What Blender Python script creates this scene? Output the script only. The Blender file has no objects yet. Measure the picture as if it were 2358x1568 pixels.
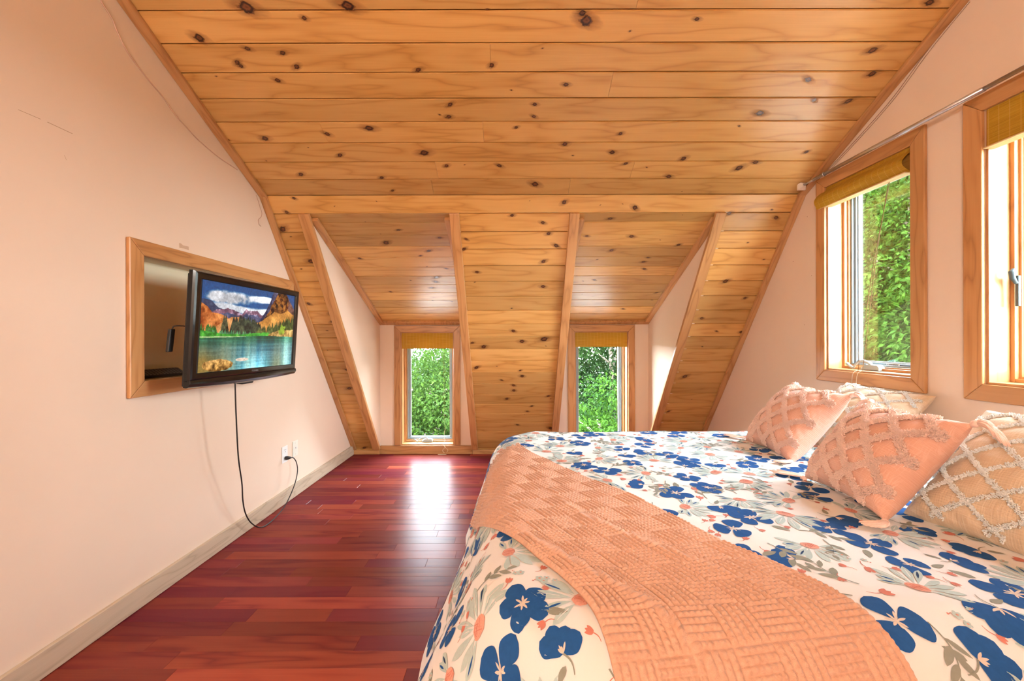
import bpy, bmesh, math, random
import numpy as np
from mathutils import Matrix, Vector

random.seed(7)
RNG = np.random.default_rng(11)
PI = math.pi
scene = bpy.context.scene
COL = scene.collection

# ------------------------------------------------------------------ helpers
def tag(o, label=None, cat=None, group=None, kind=None):
    if label: o['label'] = label
    if cat: o['category'] = cat
    if group: o['group'] = group
    if kind: o['kind'] = kind
    return o

def empty(name, loc=(0, 0, 0), label=None, cat=None, group=None, kind=None):
    o = bpy.data.objects.new(name, None)
    o.empty_display_size = 0.05
    COL.objects.link(o)
    o.location = loc
    return tag(o, label, cat, group, kind)

class MB:
    """collects shapes, then links them as ONE mesh object"""
    def __init__(self):
        self.v = []; self.f = []; self.m = []; self.g = []; self.t = []; self.sm = []
    def add(self, verts, faces, mat=0, grain=None, tint=None, smooth=False):
        b = len(self.v)
        self.v.extend([tuple(p) for p in verts])
        if grain is None: grain = verts
        self.g.extend([tuple(p) for p in grain])
        if tint is None: tint = (random.random(), random.random(), random.random(), 1)
        for f in faces:
            self.f.append(tuple(i + b for i in f)); self.m.append(mat); self.t.append(tint); self.sm.append(smooth)
    def prism(self, poly, ext, mat=0, tint=None, ax=None):
        """poly: 3-D points of one face; ext: vector; ax: (origin, along) for the wood grain"""
        n = len(poly)
        P = [Vector(p) for p in poly]; E = Vector(ext)
        vs = P + [p + E for p in P]
        fs = [tuple(range(n))[::-1], tuple(range(n, 2 * n))]
        fs += [(i, (i + 1) % n, n + (i + 1) % n, n + i) for i in range(n)]
        gr = None
        if ax is not None:
            L = Vector(ax).normalized()
            off = Vector((random.random() * 9, random.random() * 9, random.random() * 9))
            e = E.normalized(); W = L.cross(e)
            if W.length < 1e-4: W = L.orthogonal()
            W.normalize(); T = L.cross(W)
            gr = [(p.dot(L) + off.x, p.dot(W) + off.y, p.dot(T) + off.z) for p in vs]
        self.add(vs, fs, mat, gr, tint)
    def box(self, x0, x1, y0, y1, z0, z1, mat=0, tint=None, ax=None):
        self.prism([(x0, y0, z0), (x1, y0, z0), (x1, y1, z0), (x0, y1, z0)], (0, 0, z1 - z0), mat, tint, ax)
    def obox(self, c, L, W, T, l, w, t, mat=0, tint=None):
        """oriented box: centre, three axes, three full sizes; grain runs along L"""
        c, L, W, T = Vector(c), Vector(L).normalized(), Vector(W).normalized(), Vector(T).normalized()
        a, b, d = L * l / 2, W * w / 2, T * t / 2
        self.prism([c - a - b - d, c + a - b - d, c + a + b - d, c - a + b - d], d * 2, mat, tint, L)
    def tube(self, pts, r, n=8, mat=0, closed=False, caps=True):
        pts = [Vector(p) for p in pts]; m = len(pts)
        rs = r if isinstance(r, (list, tuple)) else [r] * m
        ring = []; up = None
        for i, p in enumerate(pts):
            if closed: d = pts[(i + 1) % m] - pts[i - 1]
            else: d = pts[min(i + 1, m - 1)] - pts[max(i - 1, 0)]
            d = d.normalized() if d.length > 1e-9 else Vector((0, 0, 1))
            if up is None: up = d.orthogonal().normalized()
            up = (up - d * up.dot(d)); up = up.normalized() if up.length > 1e-6 else d.orthogonal().normalized()
            s = d.cross(up)
            ring.append([p + (up * math.cos(2 * PI * k / n) + s * math.sin(2 * PI * k / n)) * rs[i] for k in range(n)])
        vs = [q for R in ring for q in R]; fs = []
        for i in range(m if closed else m - 1):
            a, b = i * n, ((i + 1) % m) * n
            fs += [(a + k, a + (k + 1) % n, b + (k + 1) % n, b + k) for k in range(n)]
        if caps and not closed:
            fs += [tuple(range(n))[::-1], tuple(range((m - 1) * n, m * n))]
        self.add(vs, fs, mat, smooth=True)
    def grid(self, P, mat=0, smooth=True, grain=None):
        """P: array (n, m, 3)"""
        n, m = P.shape[:2]
        vs = P.reshape(-1, 3).tolist()
        fs = [(i * m + j, i * m + j + 1, (i + 1) * m + j + 1, (i + 1) * m + j) for i in range(n - 1) for j in range(m - 1)]
        self.add(vs, fs, mat, None if grain is None else grain.reshape(-1, 3).tolist(), smooth=smooth)
    def build(self, name, mats, parent=None, recalc=True, bevel=0, loc=None):
        me = bpy.data.meshes.new(name)
        me.from_pydata(self.v, [], self.f)
        for m in (mats if isinstance(mats, (list, tuple)) else [mats]): me.materials.append(m)
        me.polygons.foreach_set('material_index', self.m)
        me.polygons.foreach_set('use_smooth', self.sm)
        a = me.attributes.new('grain', 'FLOAT_VECTOR', 'POINT'); a.data.foreach_set('vector', np.array(self.g, dtype=np.float32).ravel())
        a = me.attributes.new('tint', 'FLOAT_COLOR', 'FACE'); a.data.foreach_set('color', np.array(self.t, dtype=np.float32).ravel())
        if recalc:
            bm = bmesh.new(); bm.from_mesh(me)
            bmesh.ops.recalc_face_normals(bm, faces=bm.faces)
            bm.to_mesh(me); bm.free()
        o = bpy.data.objects.new(name, me); COL.objects.link(o)
        if parent is not None:
            o.parent = parent
        if bevel:
            b = o.modifiers.new('bevel', 'BEVEL'); b.width = bevel; b.segments = 2; b.limit_method = 'ANGLE'; b.angle_limit = 0.6
        return o

def build_under(mb, name, mats, root, **k):
    """part under an Empty: the vertices are given in world space"""
    o = mb.build(name, mats, root, **k)
    o.matrix_parent_inverse = root_matrix(root).inverted()
    return o

def root_matrix(o):
    m = o.matrix_basis.copy()
    if o.parent is not None:
        m = root_matrix(o.parent) @ o.matrix_parent_inverse @ m
    return m

def mesh_np(name, V, F, mats, parent=None, midx=None, smooth=True, attrs=None):
    """big mesh from numpy arrays; F an (n,3) or (n,4) int array"""
    me = bpy.data.meshes.new(name)
    V = np.asarray(V, dtype=np.float32); F = np.asarray(F, dtype=np.int32)
    k = F.shape[1]
    me.vertices.add(len(V)); me.vertices.foreach_set('co', V.ravel())
    me.loops.add(F.size); me.loops.foreach_set('vertex_index', F.ravel())
    me.polygons.add(len(F)); me.polygons.foreach_set('loop_start', np.arange(0, F.size, k, dtype=np.int32))
    for m in (mats if isinstance(mats, (list, tuple)) else [mats]): me.materials.append(m)
    if midx is not None: me.polygons.foreach_set('material_index', np.asarray(midx, dtype=np.int32))
    me.polygons.foreach_set('use_smooth', np.full(len(F), smooth, dtype=bool))
    for nm, ty, dom, arr in (attrs or []):
        a = me.attributes.new(nm, ty, dom)
        a.data.foreach_set('vector' if ty == 'FLOAT_VECTOR' else 'color', np.asarray(arr, dtype=np.float32).ravel())
    me.update(calc_edges=True); me.validate()
    o = bpy.data.objects.new(name, me); COL.objects.link(o)
    if parent is not None:
        o.parent = parent; o.matrix_parent_inverse = root_matrix(parent).inverted()
    return o

def gridfaces(n, m):
    i, j = np.meshgrid(np.arange(n - 1), np.arange(m - 1), indexing='ij')
    a = (i * m + j).ravel()
    return np.stack([a, a + 1, a + m + 1, a + m], 1)

def crom(pts, n):
    """Catmull-Rom resampling"""
    P = np.array(pts, dtype=float)
    P = np.vstack([2 * P[0] - P[1], P, 2 * P[-1] - P[-2]])
    segs = len(P) - 3; out = []
    for u in np.linspace(0, segs - 1e-6, n):
        i = int(u); t = u - i
        p0, p1, p2, p3 = P[i:i + 4]
        out.append(0.5 * ((2 * p1) + (-p0 + p2) * t + (2 * p0 - 5 * p1 + 4 * p2 - p3) * t * t + (-p0 + 3 * p1 - 3 * p2 + p3) * t ** 3))
    return np.array(out)

# ------------------------------------------------------------------ materials
class NT:
    def __init__(self, name):
        self.mat = bpy.data.materials.new(name); self.mat.use_nodes = True
        self.t = self.mat.node_tree; self.t.nodes.clear()
        self.out = self.t.nodes.new('ShaderNodeOutputMaterial')
    def n(self, ty, **k):
        nd = self.t.nodes.new(ty)
        for a, b in k.items(): setattr(nd, a, b)
        return nd
    def l(self, a, b): self.t.links.new(a, b)
    def val(self, s, v):
        if isinstance(v, bpy.types.NodeSocket): self.l(v, s)
        elif v is not None: s.default_value = v
    def math(self, op, a, b=None, c=None):
        m = self.n('ShaderNodeMath', operation=op)
        for i, x in enumerate((a, b, c)): self.val(m.inputs[i], x)
        return m.outputs[0]
    def noise(self, vec, scale, detail=3, rough=.55, dist=0):
        m = self.n('ShaderNodeTexNoise'); self.val(m.inputs['Vector'], vec)
        m.inputs['Scale'].default_value = scale; m.inputs['Detail'].default_value = detail
        m.inputs['Roughness'].default_value = rough; m.inputs['Distortion'].default_value = dist
        return m.outputs['Fac']
    def vscale(self, vec, s):
        m = self.n('ShaderNodeVectorMath', operation='MULTIPLY'); self.val(m.inputs[0], vec); m.inputs[1].default_value = s
        return m.outputs[0]
    def attr(self, name, out='Vector'):
        return self.n('ShaderNodeAttribute', attribute_name=name).outputs[out]
    def ramp(self, fac, stops, interp='LINEAR'):
        r = self.n('ShaderNodeValToRGB'); self.val(r.inputs[0], fac)
        e = r.color_ramp; e.interpolation = interp
        while len(e.elements) < len(stops): e.elements.new(.5)
        for el, (p, c) in zip(e.elements, stops):
            el.position = p; el.color = (*c, 1) if len(c) == 3 else c
        return r.outputs[0]
    def mix(self, fac, a, b, mode='MIX'):
        m = self.n('ShaderNodeMix', data_type='RGBA', blend_type=mode)
        self.val(m.inputs[0], fac)
        for s, v in ((m.inputs[6], a), (m.inputs[7], b)):
            if isinstance(v, tuple) and len(v) == 3: v = (*v, 1)
            self.val(s, v)
        return m.outputs[2]
    def bump(self, h, strength=.3, dist=.01):
        b = self.n('ShaderNodeBump'); self.l(h, b.inputs['Height'])
        b.inputs['Strength'].default_value = strength; b.inputs['Distance'].default_value = dist
        return b.outputs[0]
    def bsdf(self, col, rough=.5, spec=.5, normal=None, metal=0, coat=0, coat_rough=.1, sheen=0, emit=None, emit_s=0, trans=0):
        p = self.n('ShaderNodeBsdfPrincipled')
        if isinstance(col, tuple): col = (*col, 1) if len(col) == 3 else col
        self.val(p.inputs['Base Color'], col); self.val(p.inputs['Roughness'], rough)
        p.inputs['Specular IOR Level'].default_value = spec; p.inputs['Metallic'].default_value = metal
        p.inputs['Coat Weight'].default_value = coat; p.inputs['Coat Roughness'].default_value = coat_rough
        p.inputs['Sheen Weight'].default_value = sheen
        if normal is not None: self.l(normal, p.inputs['Normal'])
        if emit is not None:
            if isinstance(emit, tuple): emit = (*emit, 1)
            self.val(p.inputs['Emission Color'], emit); p.inputs['Emission Strength'].default_value = emit_s
        self.l(p.outputs[0], self.out.inputs[0])
        return p

def plain(name, col, rough=.5, spec=.5, metal=0, coat=0, var=.06, scale=30, sheen=0):
    n = NT(name)
    tc = n.n('ShaderNodeTexCoord').outputs['Object']
    f = n.noise(tc, scale, 2)
    k = n.math('MULTIPLY_ADD', f, var * 2, 1 - var)
    c = n.n('ShaderNodeMix', data_type='RGBA', blend_type='MULTIPLY'); c.inputs[0].default_value = 1
    c.inputs[6].default_value = (*col, 1)
    cmb = n.n('ShaderNodeCombineColor'); 
    for i in range(3): n.l(k, cmb.inputs[i])
    n.l(cmb.outputs[0], c.inputs[7])
    n.bsdf(c.outputs[2], rough, spec, metal=metal, coat=coat, sheen=sheen)
    return n.mat

def wood(name, light, mid, dark, rough=.38, contrast=1.0, tint_amt=.35, coat=0, red=(.0, .0, .0), coat_rough=.1, ringscale=7.0, spec=.5, finish=None):
    """boards: 'grain' holds the position along / across the board, 'tint' one random colour per board"""
    n = NT(name)
    g = n.attr('grain'); t = n.attr('tint', 'Color')
    sep = n.n('ShaderNodeSeparateColor'); n.l(t, sep.inputs[0])
    warp = n.noise(n.vscale(g, (1.1, 9, 9)), 1.0, 2)
    rings = n.math('PINGPONG', n.math('MULTIPLY', warp, ringscale), .5)
    rings = n.math('MULTIPLY', rings, 2.0)
    fine = n.noise(n.vscale(g, (4, 170, 170)), 1.0, 3)
    broad = n.noise(n.vscale(g, (.9, 5, 5)), 1.0, 3, .6)
    h = n.math('ADD', n.math('MULTIPLY', n.math('POWER', rings, 3.0), .38 * contrast), n.math('MULTIPLY', fine, .30 * contrast))
    h = n.math('ADD', h, n.math('MULTIPLY', broad, .55 * contrast))
    h = n.math('SUBTRACT', h, .22)
    col = n.ramp(h, [(0.05, light), (.42, mid), (.9, dark)])
    shade = n.math('MULTIPLY_ADD', sep.outputs[0], tint_amt, 1 - tint_amt * .6)
    cmb = n.n('ShaderNodeCombineColor'); 
    for i in range(3): n.l(shade, cmb.inputs[i])
    col = n.mix(1.0, col, cmb.outputs[0], 'MULTIPLY')
    if sum(red) > 0:
        col = n.mix(n.math('MULTIPLY', sep.outputs[1], .75), col, red)
    r = n.math('MULTIPLY_ADD', fine, .12, rough - .06)
    nb = n.bump(fine, .12, .002)
    p = n.bsdf(col, r, spec, nb, coat=coat, coat_rough=coat_rough)
    if finish:
        p.inputs['Specular IOR Level'].default_value = 0
        gl = n.n('ShaderNodeBsdfGlossy'); gl.inputs['Roughness'].default_value = finish[1]
        mx = n.n('ShaderNodeMixShader'); mx.inputs[0].default_value = finish[0]
        n.l(p.outputs[0], mx.inputs[1]); n.l(gl.outputs[0], mx.inputs[2]); n.l(mx.outputs[0], n.out.inputs[0])
    return n.mat

PINE = wood('pine_boards', (.67, .375, .125), (.545, .27, .072), (.26, .105, .026), rough=.33, tint_amt=.44, contrast=.9, ringscale=5.0)
PINE_TRIM = wood('pine_trim', (.60, .31, .125), (.48, .225, .08), (.25, .10, .034), rough=.36, tint_amt=.25)
PINE_PALE = wood('pale_pine_reveal', (.78, .55, .28), (.70, .46, .22), (.46, .25, .09), rough=.4, tint_amt=.12)
BLEACHED = wood('bleached_pine_baseboard', (.62, .50, .37), (.53, .42, .30), (.30, .22, .15), rough=.5, tint_amt=.1, ringscale=9)
CHERRY = wood('cherry_floor', (.31, .070, .034), (.215, .035, .022), (.10, .013, .012), rough=.30, tint_amt=.55, coat=.0, coat_rough=.22, red=(.15, .016, .034), spec=.22, finish=(.038, .30), ringscale=4)
BAMBOO_BAR = wood('bamboo_bar', (.50, .27, .06), (.43, .21, .035), (.28, .12, .015), rough=.5)

def knot_mat():
    n = NT('pine_knot')
    k = n.attr('tint', 'Color'); sep = n.n('ShaderNodeSeparateColor'); n.l(k, sep.inputs[0])
    g = n.attr('grain')
    ln = n.n('ShaderNodeVectorMath', operation='LENGTH'); n.l(g, ln.inputs[0])
    nz = n.noise(n.vscale(g, (2.2, 2.2, 2.2)), 1.0, 3)
    r = n.math('ADD', ln.outputs['Value'], n.math('MULTIPLY_ADD', nz, .5, -.25))
    col = n.ramp(r, [(0, (.10, .03, .01)), (.22, (.20, .065, .02)), (.36, (.04, .012, .006)), (.47, (.03, .01, .005)), (.56, (.34, .13, .04)), (1, (.42, .17, .05))])
    al = n.ramp(r, [(.0, (1, 1, 1)), (.5, (.95, .95, .95)), (.58, (.40, .40, .40)), (1.0, (0, 0, 0))])
    p = n.bsdf(col, .35)
    tr = n.n('ShaderNodeBsdfTransparent'); mx = n.n('ShaderNodeMixShader')
    n.l(al, mx.inputs[0]); n.l(tr.outputs[0], mx.inputs[1]); n.l(p.outputs[0], mx.inputs[2]); n.l(mx.outputs[0], n.out.inputs[0])
    return n.mat
KNOT = knot_mat()

def paint(name, col, bump=.12):
    n = NT(name)
    tc = n.n('ShaderNodeTexCoord').outputs['Object']
    a = n.noise(tc, 2.2, 4, .6); b = n.noise(tc, 260, 2)
    c = n.mix(n.math('MULTIPLY', a, .9), tuple(x * 1.03 for x in col), tuple(x * .95 for x in col))
    n.bsdf(c, .62, .35, n.bump(b, bump, .0012))
    return n.mat
WALL = paint('peach_wall_paint', (.80, .635, .50))
NICHE = paint('cream_niche_paint', (.86, .74, .52))
WHITE = plain('white_plastic', (.80, .80, .78), .35)
IVORY = plain('ivory_plastic', (.74, .72, .62), .4)
BLACK = plain('black_plastic', (.012, .011, .011), .35, coat=.3)
GLOSS = plain('gloss_black', (.008, .007, .007), .12, .32, coat=.15)
MATTE = plain('matte_black', (.015, .013, .012), .55)
GREY = plain('grey_plastic', (.42, .49, .52), .35)
VINYL = plain('blue_grey_vinyl', (.26, .33, .37), .4)
VINYLW = plain('white_vinyl', (.42, .47, .49), .4)
STEEL = plain('brushed_steel', (.60, .61, .64), .28, metal=1)
CORDW = plain('cream_cord', (.78, .68, .50), .7)
CORDB = plain('brown_cord', (.20, .10, .03), .7)
RUBBER = plain('black_rubber', (.012, .010, .009), .45)
DARK = plain('dark_slot', (.02, .02, .02), .6)
SCUFF = plain('wall_scuff', (.40, .22, .12), .8)
TAPE = plain('torn_tape', (.60, .40, .27), .6)
WIRE = plain('painted_wire', (.62, .40, .30), .5)
INK = plain('label_ink', (.02, .02, .02), .6)
KEYS = plain('grey_keys', (.10, .10, .10), .5)

def glass():
    n = NT('window_glass')
    fr = n.n('ShaderNodeFresnel'); fr.inputs[0].default_value = 1.45
    tr = n.n('ShaderNodeBsdfTransparent'); tr.inputs[0].default_value = (.95, .975, .965, 1)
    gl = n.n('ShaderNodeBsdfGlossy'); gl.inputs['Roughness'].default_value = .01
    mx = n.n('ShaderNodeMixShader'); n.l(n.math('MULTIPLY', fr.outputs[0], .3), mx.inputs[0])
    n.l(tr.outputs[0], mx.inputs[1]); n.l(gl.outputs[0], mx.inputs[2]); n.l(mx.outputs[0], n.out.inputs[0])
    return n.mat
GLASS = glass()

def bamboo():
    n = NT('golden_bamboo_shade')
    g = n.attr('grain')
    slat = n.n('ShaderNodeSeparateXYZ'); n.l(g, slat.inputs[0])
    w = n.math('SINE', n.math('MULTIPLY', slat.outputs[1], 1500.0))
    fine = n.noise(n.vscale(g, (6, 300, 1)), 1.0, 3)
    col = n.ramp(fine, [(.25, (.46, .24, .014)), (.55, (.60, .34, .028)), (.8, (.70, .44, .065))])
    th = n.math('PINGPONG', slat.outputs[0], .0175)
    line = n.math('LESS_THAN', th, .0010)
    col = n.mix(n.math('MULTIPLY', line, .75), col, (.72, .46, .13))
    p = n.bsdf(col, .5, .4, n.bump(w, .4, .0008))
    tl = n.n('ShaderNodeBsdfTranslucent'); n.l(col, tl.inputs[0])
    mx = n.n('ShaderNodeMixShader'); mx.inputs[0].default_value = .25
    n.l(p.outputs[0], mx.inputs[1]); n.l(tl.outputs[0], mx.inputs[2]); n.l(mx.outputs[0], n.out.inputs[0])
    return n.mat
BAMBOO = bamboo()

def cloth(name, col, rough=.85, sheen=.2, wv=900, bump=.25, col2=None):
    n = NT(name)
    g = n.attr('grain')
    x = n.n('ShaderNodeSeparateXYZ'); n.l(g, x.inputs[0])
    a = n.math('SINE', n.math('MULTIPLY', x.outputs[0], wv)); b = n.math('SINE', n.math('MULTIPLY', x.outputs[1], wv))
    h = n.math('ADD', a, b)
    slub = n.noise(n.vscale(g, (18, 420, 1)), 1.0, 2)
    slub2 = n.noise(n.vscale(g, (420, 18, 1)), 1.0, 2)
    s = n.math('MAXIMUM', slub, slub2)
    c = n.mix(n.ramp(s, [(.5, (0, 0, 0)), (.72, (1, 1, 1))]), col, col2 or tuple(min(1, v * 1.25 + .03) for v in col))
    n.bsdf(c, rough, .2, n.bump(n.math('ADD', h, n.math('MULTIPLY', s, 4)), bump, .0008), sheen=sheen)
    return n.mat
DUVET = plain('white_cotton', (.82, .78, .74), .85, .2, var=.02, scale=500, sheen=.15)
PINK = cloth('dusty_pink_weave', (.72, .385, .275), col2=(.80, .50, .39))
PINKTUFT = plain('pink_tufting', (.98, .69, .57), .9, .1, var=.08, scale=250, sheen=.3)
BEIGE = cloth('beige_weave', (.66, .49, .33), col2=(.77, .62, .46))
CREAMTUFT = plain('cream_tufting', (.97, .94, .89), .9, .1, var=.05, scale=250, sheen=.3)

def throw_mat():
    n = NT('peach_woven_throw')
    g = n.attr('grain')
    a = n.noise(n.vscale(g, (90, 90, 1)), 1.0, 3)
    b = n.noise(g, 700, 2)
    c = n.mix(a, (.57, .295, .185), (.75, .455, .325))
    n.bsdf(c, .9, .1, n.bump(b, .5, .002), sheen=.25)
    return n.mat
THROW = throw_mat()

# flat print colours of the duvet
P_NAVY = plain('print_navy', (.016, .085, .27), .85, .2, var=.2, scale=90)
P_STEM = plain('print_grey_leaf', (.27, .27, .22), .85, .2, var=.15, scale=90)
P_TEAL = plain('print_pale_teal', (.47, .56, .53), .85, .2, var=.12, scale=120)
P_CORAL = plain('print_coral', (.70, .33, .25), .85, .2, var=.3, scale=300)
P_RED = plain('print_red_bud', (.58, .20, .15), .85, .2)
P_CREAM = plain('print_stamen', (.72, .58, .48), .85, .2)
P_INK = plain('print_ink', (.02, .05, .12), .85, .2)

# ------------------------------------------------------------------ room dimensions (metres; camera stands at X=0, Y=0)
XL, XR = -1.69, 1.973
YK, ZK = 2.68, 2.18            # kink between the two roof slopes
YF = 4.24                      # foot of the steep slope / dormer window walls
SU, SL, SD = .515, 1.385, .464 # roof slopes: upper, lower, dormer
YR = .20                       # ridge
ZR = ZK + SU * (YK - YR)
YB = YR - (YK - YR)            # back wall
XD = [(-1.405, -.42), (.46, 1.45)]   # the two dormers
YD, ZD = 2.753, 2.08           # top edge of the dormer ceilings
def roof_z(y):
    if y >= YK: return ZK - SL * (y - YK)
    if y >= YR: return ZR - SU * (y - YR)
    return ZR - SU * (YR - y)
def dorm_z(y): return ZD - SD * (y - YD)

# ------------------------------------------------------------------ board panels
def knots(mb, lst, seed, z=.0007):
    rr = random.Random(seed)
    for x, y, s in lst:
        a = .0085 * s * rr.uniform(.9, 1.2); b = a * rr.uniform(.62, .95); th = rr.uniform(-.5, .5)
        vs = [(x, y, z)]; gr = [(0, 0, rr.random() * 20)]; N = 20
        off = rr.random() * 20
        gr = [(0, 0, 0)]
        for k, q in ((1, .5), (2, 1.0), (3, 2.0)):
            for i in range(N):
                c, s_ = math.cos(2 * PI * i / N), math.sin(2 * PI * i / N)
                sx = 1.9 if k == 3 else 1.0
                px, py = a * q * c * sx, b * q * s_ * (1.0 if k == 3 else 1.0)
                vs.append((x + px * math.cos(th) - py * math.sin(th), y + px * math.sin(th) + py * math.cos(th), z))
                gr.append((q / 2 * c, q / 2 * s_, 0))
        fs = [(0, 1 + i, 1 + (i + 1) % N) for i in range(N)]
        for k in range(2):
            A, B = 1 + k * N, 1 + (k + 1) * N
            fs += [(A + i, B + i, B + (i + 1) % N, A + (i + 1) % N) for i in range(N)]
        mb.add(vs, fs, 1, gr)

def board_panel(name, x0, x1, edges, splits, knotlist, M, label, th=.018, seed=0, extra=14, tints=None, mat=None):
    """boards in the local plane: x along the board, y across, +z the room side"""
    mb = MB(); rr = random.Random(seed)
    c = .0034
    for i in range(len(edges) - 1):
        ya, yb = edges[i], edges[i + 1]
        xs = [x0] + sorted(splits.get(i, [])) + [x1]
        for j in range(len(xs) - 1):
            a, b = xs[j] + (.0006 if j else 0), xs[j + 1] - (.0006 if j < len(xs) - 2 else 0)
            off = (rr.random() * 30, rr.random() * 30, rr.random() * 30)
            tint = (rr.random(), rr.random(), rr.random(), 1)
            if tints and i in tints: tint = (tints[i], rr.random(), rr.random(), 1)
            # cross-section with eased edges
            ga, gb = ya + .0014, yb - .0014
            pr = [(ga, -th), (ga, -.007), (ga + c, 0), (gb - c, 0), (gb, -.007), (gb, -th)]
            vs = [(a, y, z) for y, z in pr] + [(b, y, z) for y, z in pr]
            n = len(pr)
            fs = [tuple(range(n)), tuple(range(n, 2 * n))[::-1]] + [(k, n + k, n + (k + 1) % n, (k + 1) % n) for k in range(n)]
            gr = [(v[0] + off[0], v[1] + off[1], v[2] + off[2]) for v in vs]
            mb.add(vs, fs, 0, gr, tint)
    L = list(knotlist)
    for _ in range(extra):
        L.append((rr.uniform(x0 + .03, x1 - .03), rr.uniform(edges[0] + .02, edges[-1] - .02), rr.uniform(.25, .6)))
    knots(mb, L, seed + 5)
    o = mb.build(name, [mat or PINE, KNOT], recalc=False)
    o.matrix_world = M
    tag(o, label, None, None, 'structure')
    return o

def plane_matrix(origin, xdir, ydir):
    x = Vector(xdir).normalized(); y = Vector(ydir).normalized(); z = x.cross(y)
    m = Matrix.Identity(4)
    for i, v in enumerate((x, y, z)):
        m[0][i], m[1][i], m[2][i] = v
    m.translation = Vector(origin)
    return m

K_UP = [(-1.447, 0.936, 2), (-0.924, 1.013, 1), (-1.158, 1.053, 3), (-0.713, 1.058, 3), (-1.25, 0.891, 1.3), (-1.093, 0.872, 1.2), (-1.336, 0.83, 1.2), (-1.327, 0.814, 1), (-1.056, 0.81, 1.2), (-0.461, 0.794, 1.2), (-0.096, 0.814, 1), (0.316, 1.029, 1.6), (0.338, 1.0, 2.5), (0.834, 1.005, 1), (1.823, 1.064, 1.5), (1.725, 0.876, 1.6), (-1.183, 0.746, 1.2), (0.28, 0.721, 1.2), (1.507, 0.742, 1.8), (1.809, 0.769, 1.5), (1.358, 0.566, 2.3), (1.606, 0.638, 1), (1.793, 0.631, 1.6), (-0.327, 0.619, 1.3), (-0.344, 0.551, 1.2), (0.124, 0.551, 1), (0.125, 0.619, 1), (-1.054, 0.45, 1.5), (-0.804, 0.485, 2.2), (-1.425, 0.423, 1.4), (0.027, 0.487, 1), (0.625, 0.447, 1), (-0.524, 0.325, 2.6), (0.314, 0.381, 1.2), (-1.035, 0.311, 1.3), (0.605, 0.325, 1.2), (1.424, 0.211, 1.8), (1.505, 0.252, 1.5), (-0.075, 0.233, 1.3), (0.706, 0.246, 1.3), (1.006, 0.148, 1.4), (-0.404, 0.233, 1.2), (-1.337, 0.172, 1.3), (-0.832, 0.145, 1.1), (0.153, 0.09, 1.8), (-0.79, 0.04, 1), (1.772, 0.323, 1.2), (1.05, 0.28, 1.6)]
K_WIDE = [(-1.47, 0.018, 1), (-1.551, 0.112, 1), (0.358, 0.05, 1.3), (0.846, 0.088, 1.4)]
K_L = [(-1.618, 0.232, 2), (-1.491, 0.477, 1.8), (-1.619, 0.842, 1.2), (-1.467, 0.931, 1.5), (-1.472, 1.007, 1.4), (-1.515, 1.752, 1.8), (-1.66, 1.577, 1.4), (-1.489, 1.526, 1), (-1.562, 2.599, 1.6)]
K_R = [(1.643, 0.653, 1.8), (1.574, 1.619, 2.2), (1.527, 2.067, 1.4), (1.553, 0.99, 1.2), (1.92, 1.128, 1.2), (1.842, 0.161, 1.4), (1.506, 0.13, 1.3), (1.844, 0.802, 1.2), (1.713, 1.119, 1)]
K_M = [(0.003, 0.139, 1.4), (0.219, 0.191, 1.3), (-0.328, 0.309, 1.2), (-0.348, 0.385, 1.2), (0.263, 0.27, 1.3), (0.322, 0.361, 1.6), (0.236, 0.484, 1.6), (-0.263, 0.569, 1.4), (0.242, 0.694, 1.4), (0.011, 1.11, 1.3), (0.085, 1.218, 2), (0.273, 1.195, 2.6), (-0.243, 1.274, 1.8), (-0.338, 1.232, 1.2), (-0.318, 1.506, 2), (0.074, 1.541, 1), (0.091, 1.608, 1.7), (-0.096, 1.656, 1.2), (0.012, 1.72, 1.3), (0.016, 1.785, 1.3), (-0.05, 1.892, 1.2), (0.341, 1.858, 1.3), (0.189, 1.99, 1.1), (0.148, 2.061, 1.1), (0.052, 2.252, 1.2), (0.387, 2.304, 1.6)]
K_D1 = [(-0.957, 0.312, 2.2), (-0.827, 0.169, 1.2), (-0.54, 0.256, 1.2), (-0.651, 0.413, 1.3), (-0.729, 0.474, 1), (-0.653, 0.781, 1.8), (-0.672, 0.849, 1.4), (-0.729, 0.948, 1.4), (-1.227, 0.508, 1.1), (-1.118, 1.014, 1), (-0.551, 0.652, 1)]
K_D2 = [(0.694, 0.056, 1.5), (0.561, 0.242, 1.2), (0.896, 0.247, 1.6), (0.784, 0.413, 1.5), (1.1, 0.508, 1.3), (1.079, 0.566, 1.3), (1.116, 0.664, 1.5), (0.726, 0.828, 1.2), (1.285, 0.348, 1.2), (1.344, 1.045, 1.1), (1.11, 1.348, 1.2)]

# upper slope: local y runs up the slope from the kink (board width .130)
MU = plane_matrix((0, YK, ZK), (1, 0, 0), (0, -1, SU))      # room side faces down
NB = int((YK - YR) * math.sqrt(1 + SU * SU) / .1300)
LU = (YK - YR) * math.sqrt(1 + SU * SU)
edges = [.1300 * k for k in range(NB + 1)] + [LU]
board_panel('ceiling', XL, XR, edges,
            {0: [-.52, .38], 1: [-.47, .76], 3: [-1.07, -.16], 5: [.51], 6: [-.10], 8: [.55]},
            K_UP, MU,
            'knotty pine board ceiling sloping up from the dormers', seed=3, extra=30,
            tints={0: .25, 1: .62, 2: .55, 3: .7, 4: .35, 5: .6, 6: .65, 7: .95})
MUb = plane_matrix((0, YB, ZK), (-1, 0, 0), (0, 1, SU))
board_panel('ceiling', -XR, -XL, [.13 * k for k in range(NB + 1)] + [LU], {2: [.1], 5: [-.4], 9: [.6]}, [], MUb,
            'pine board ceiling slope behind the camera', seed=4, extra=0)
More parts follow.
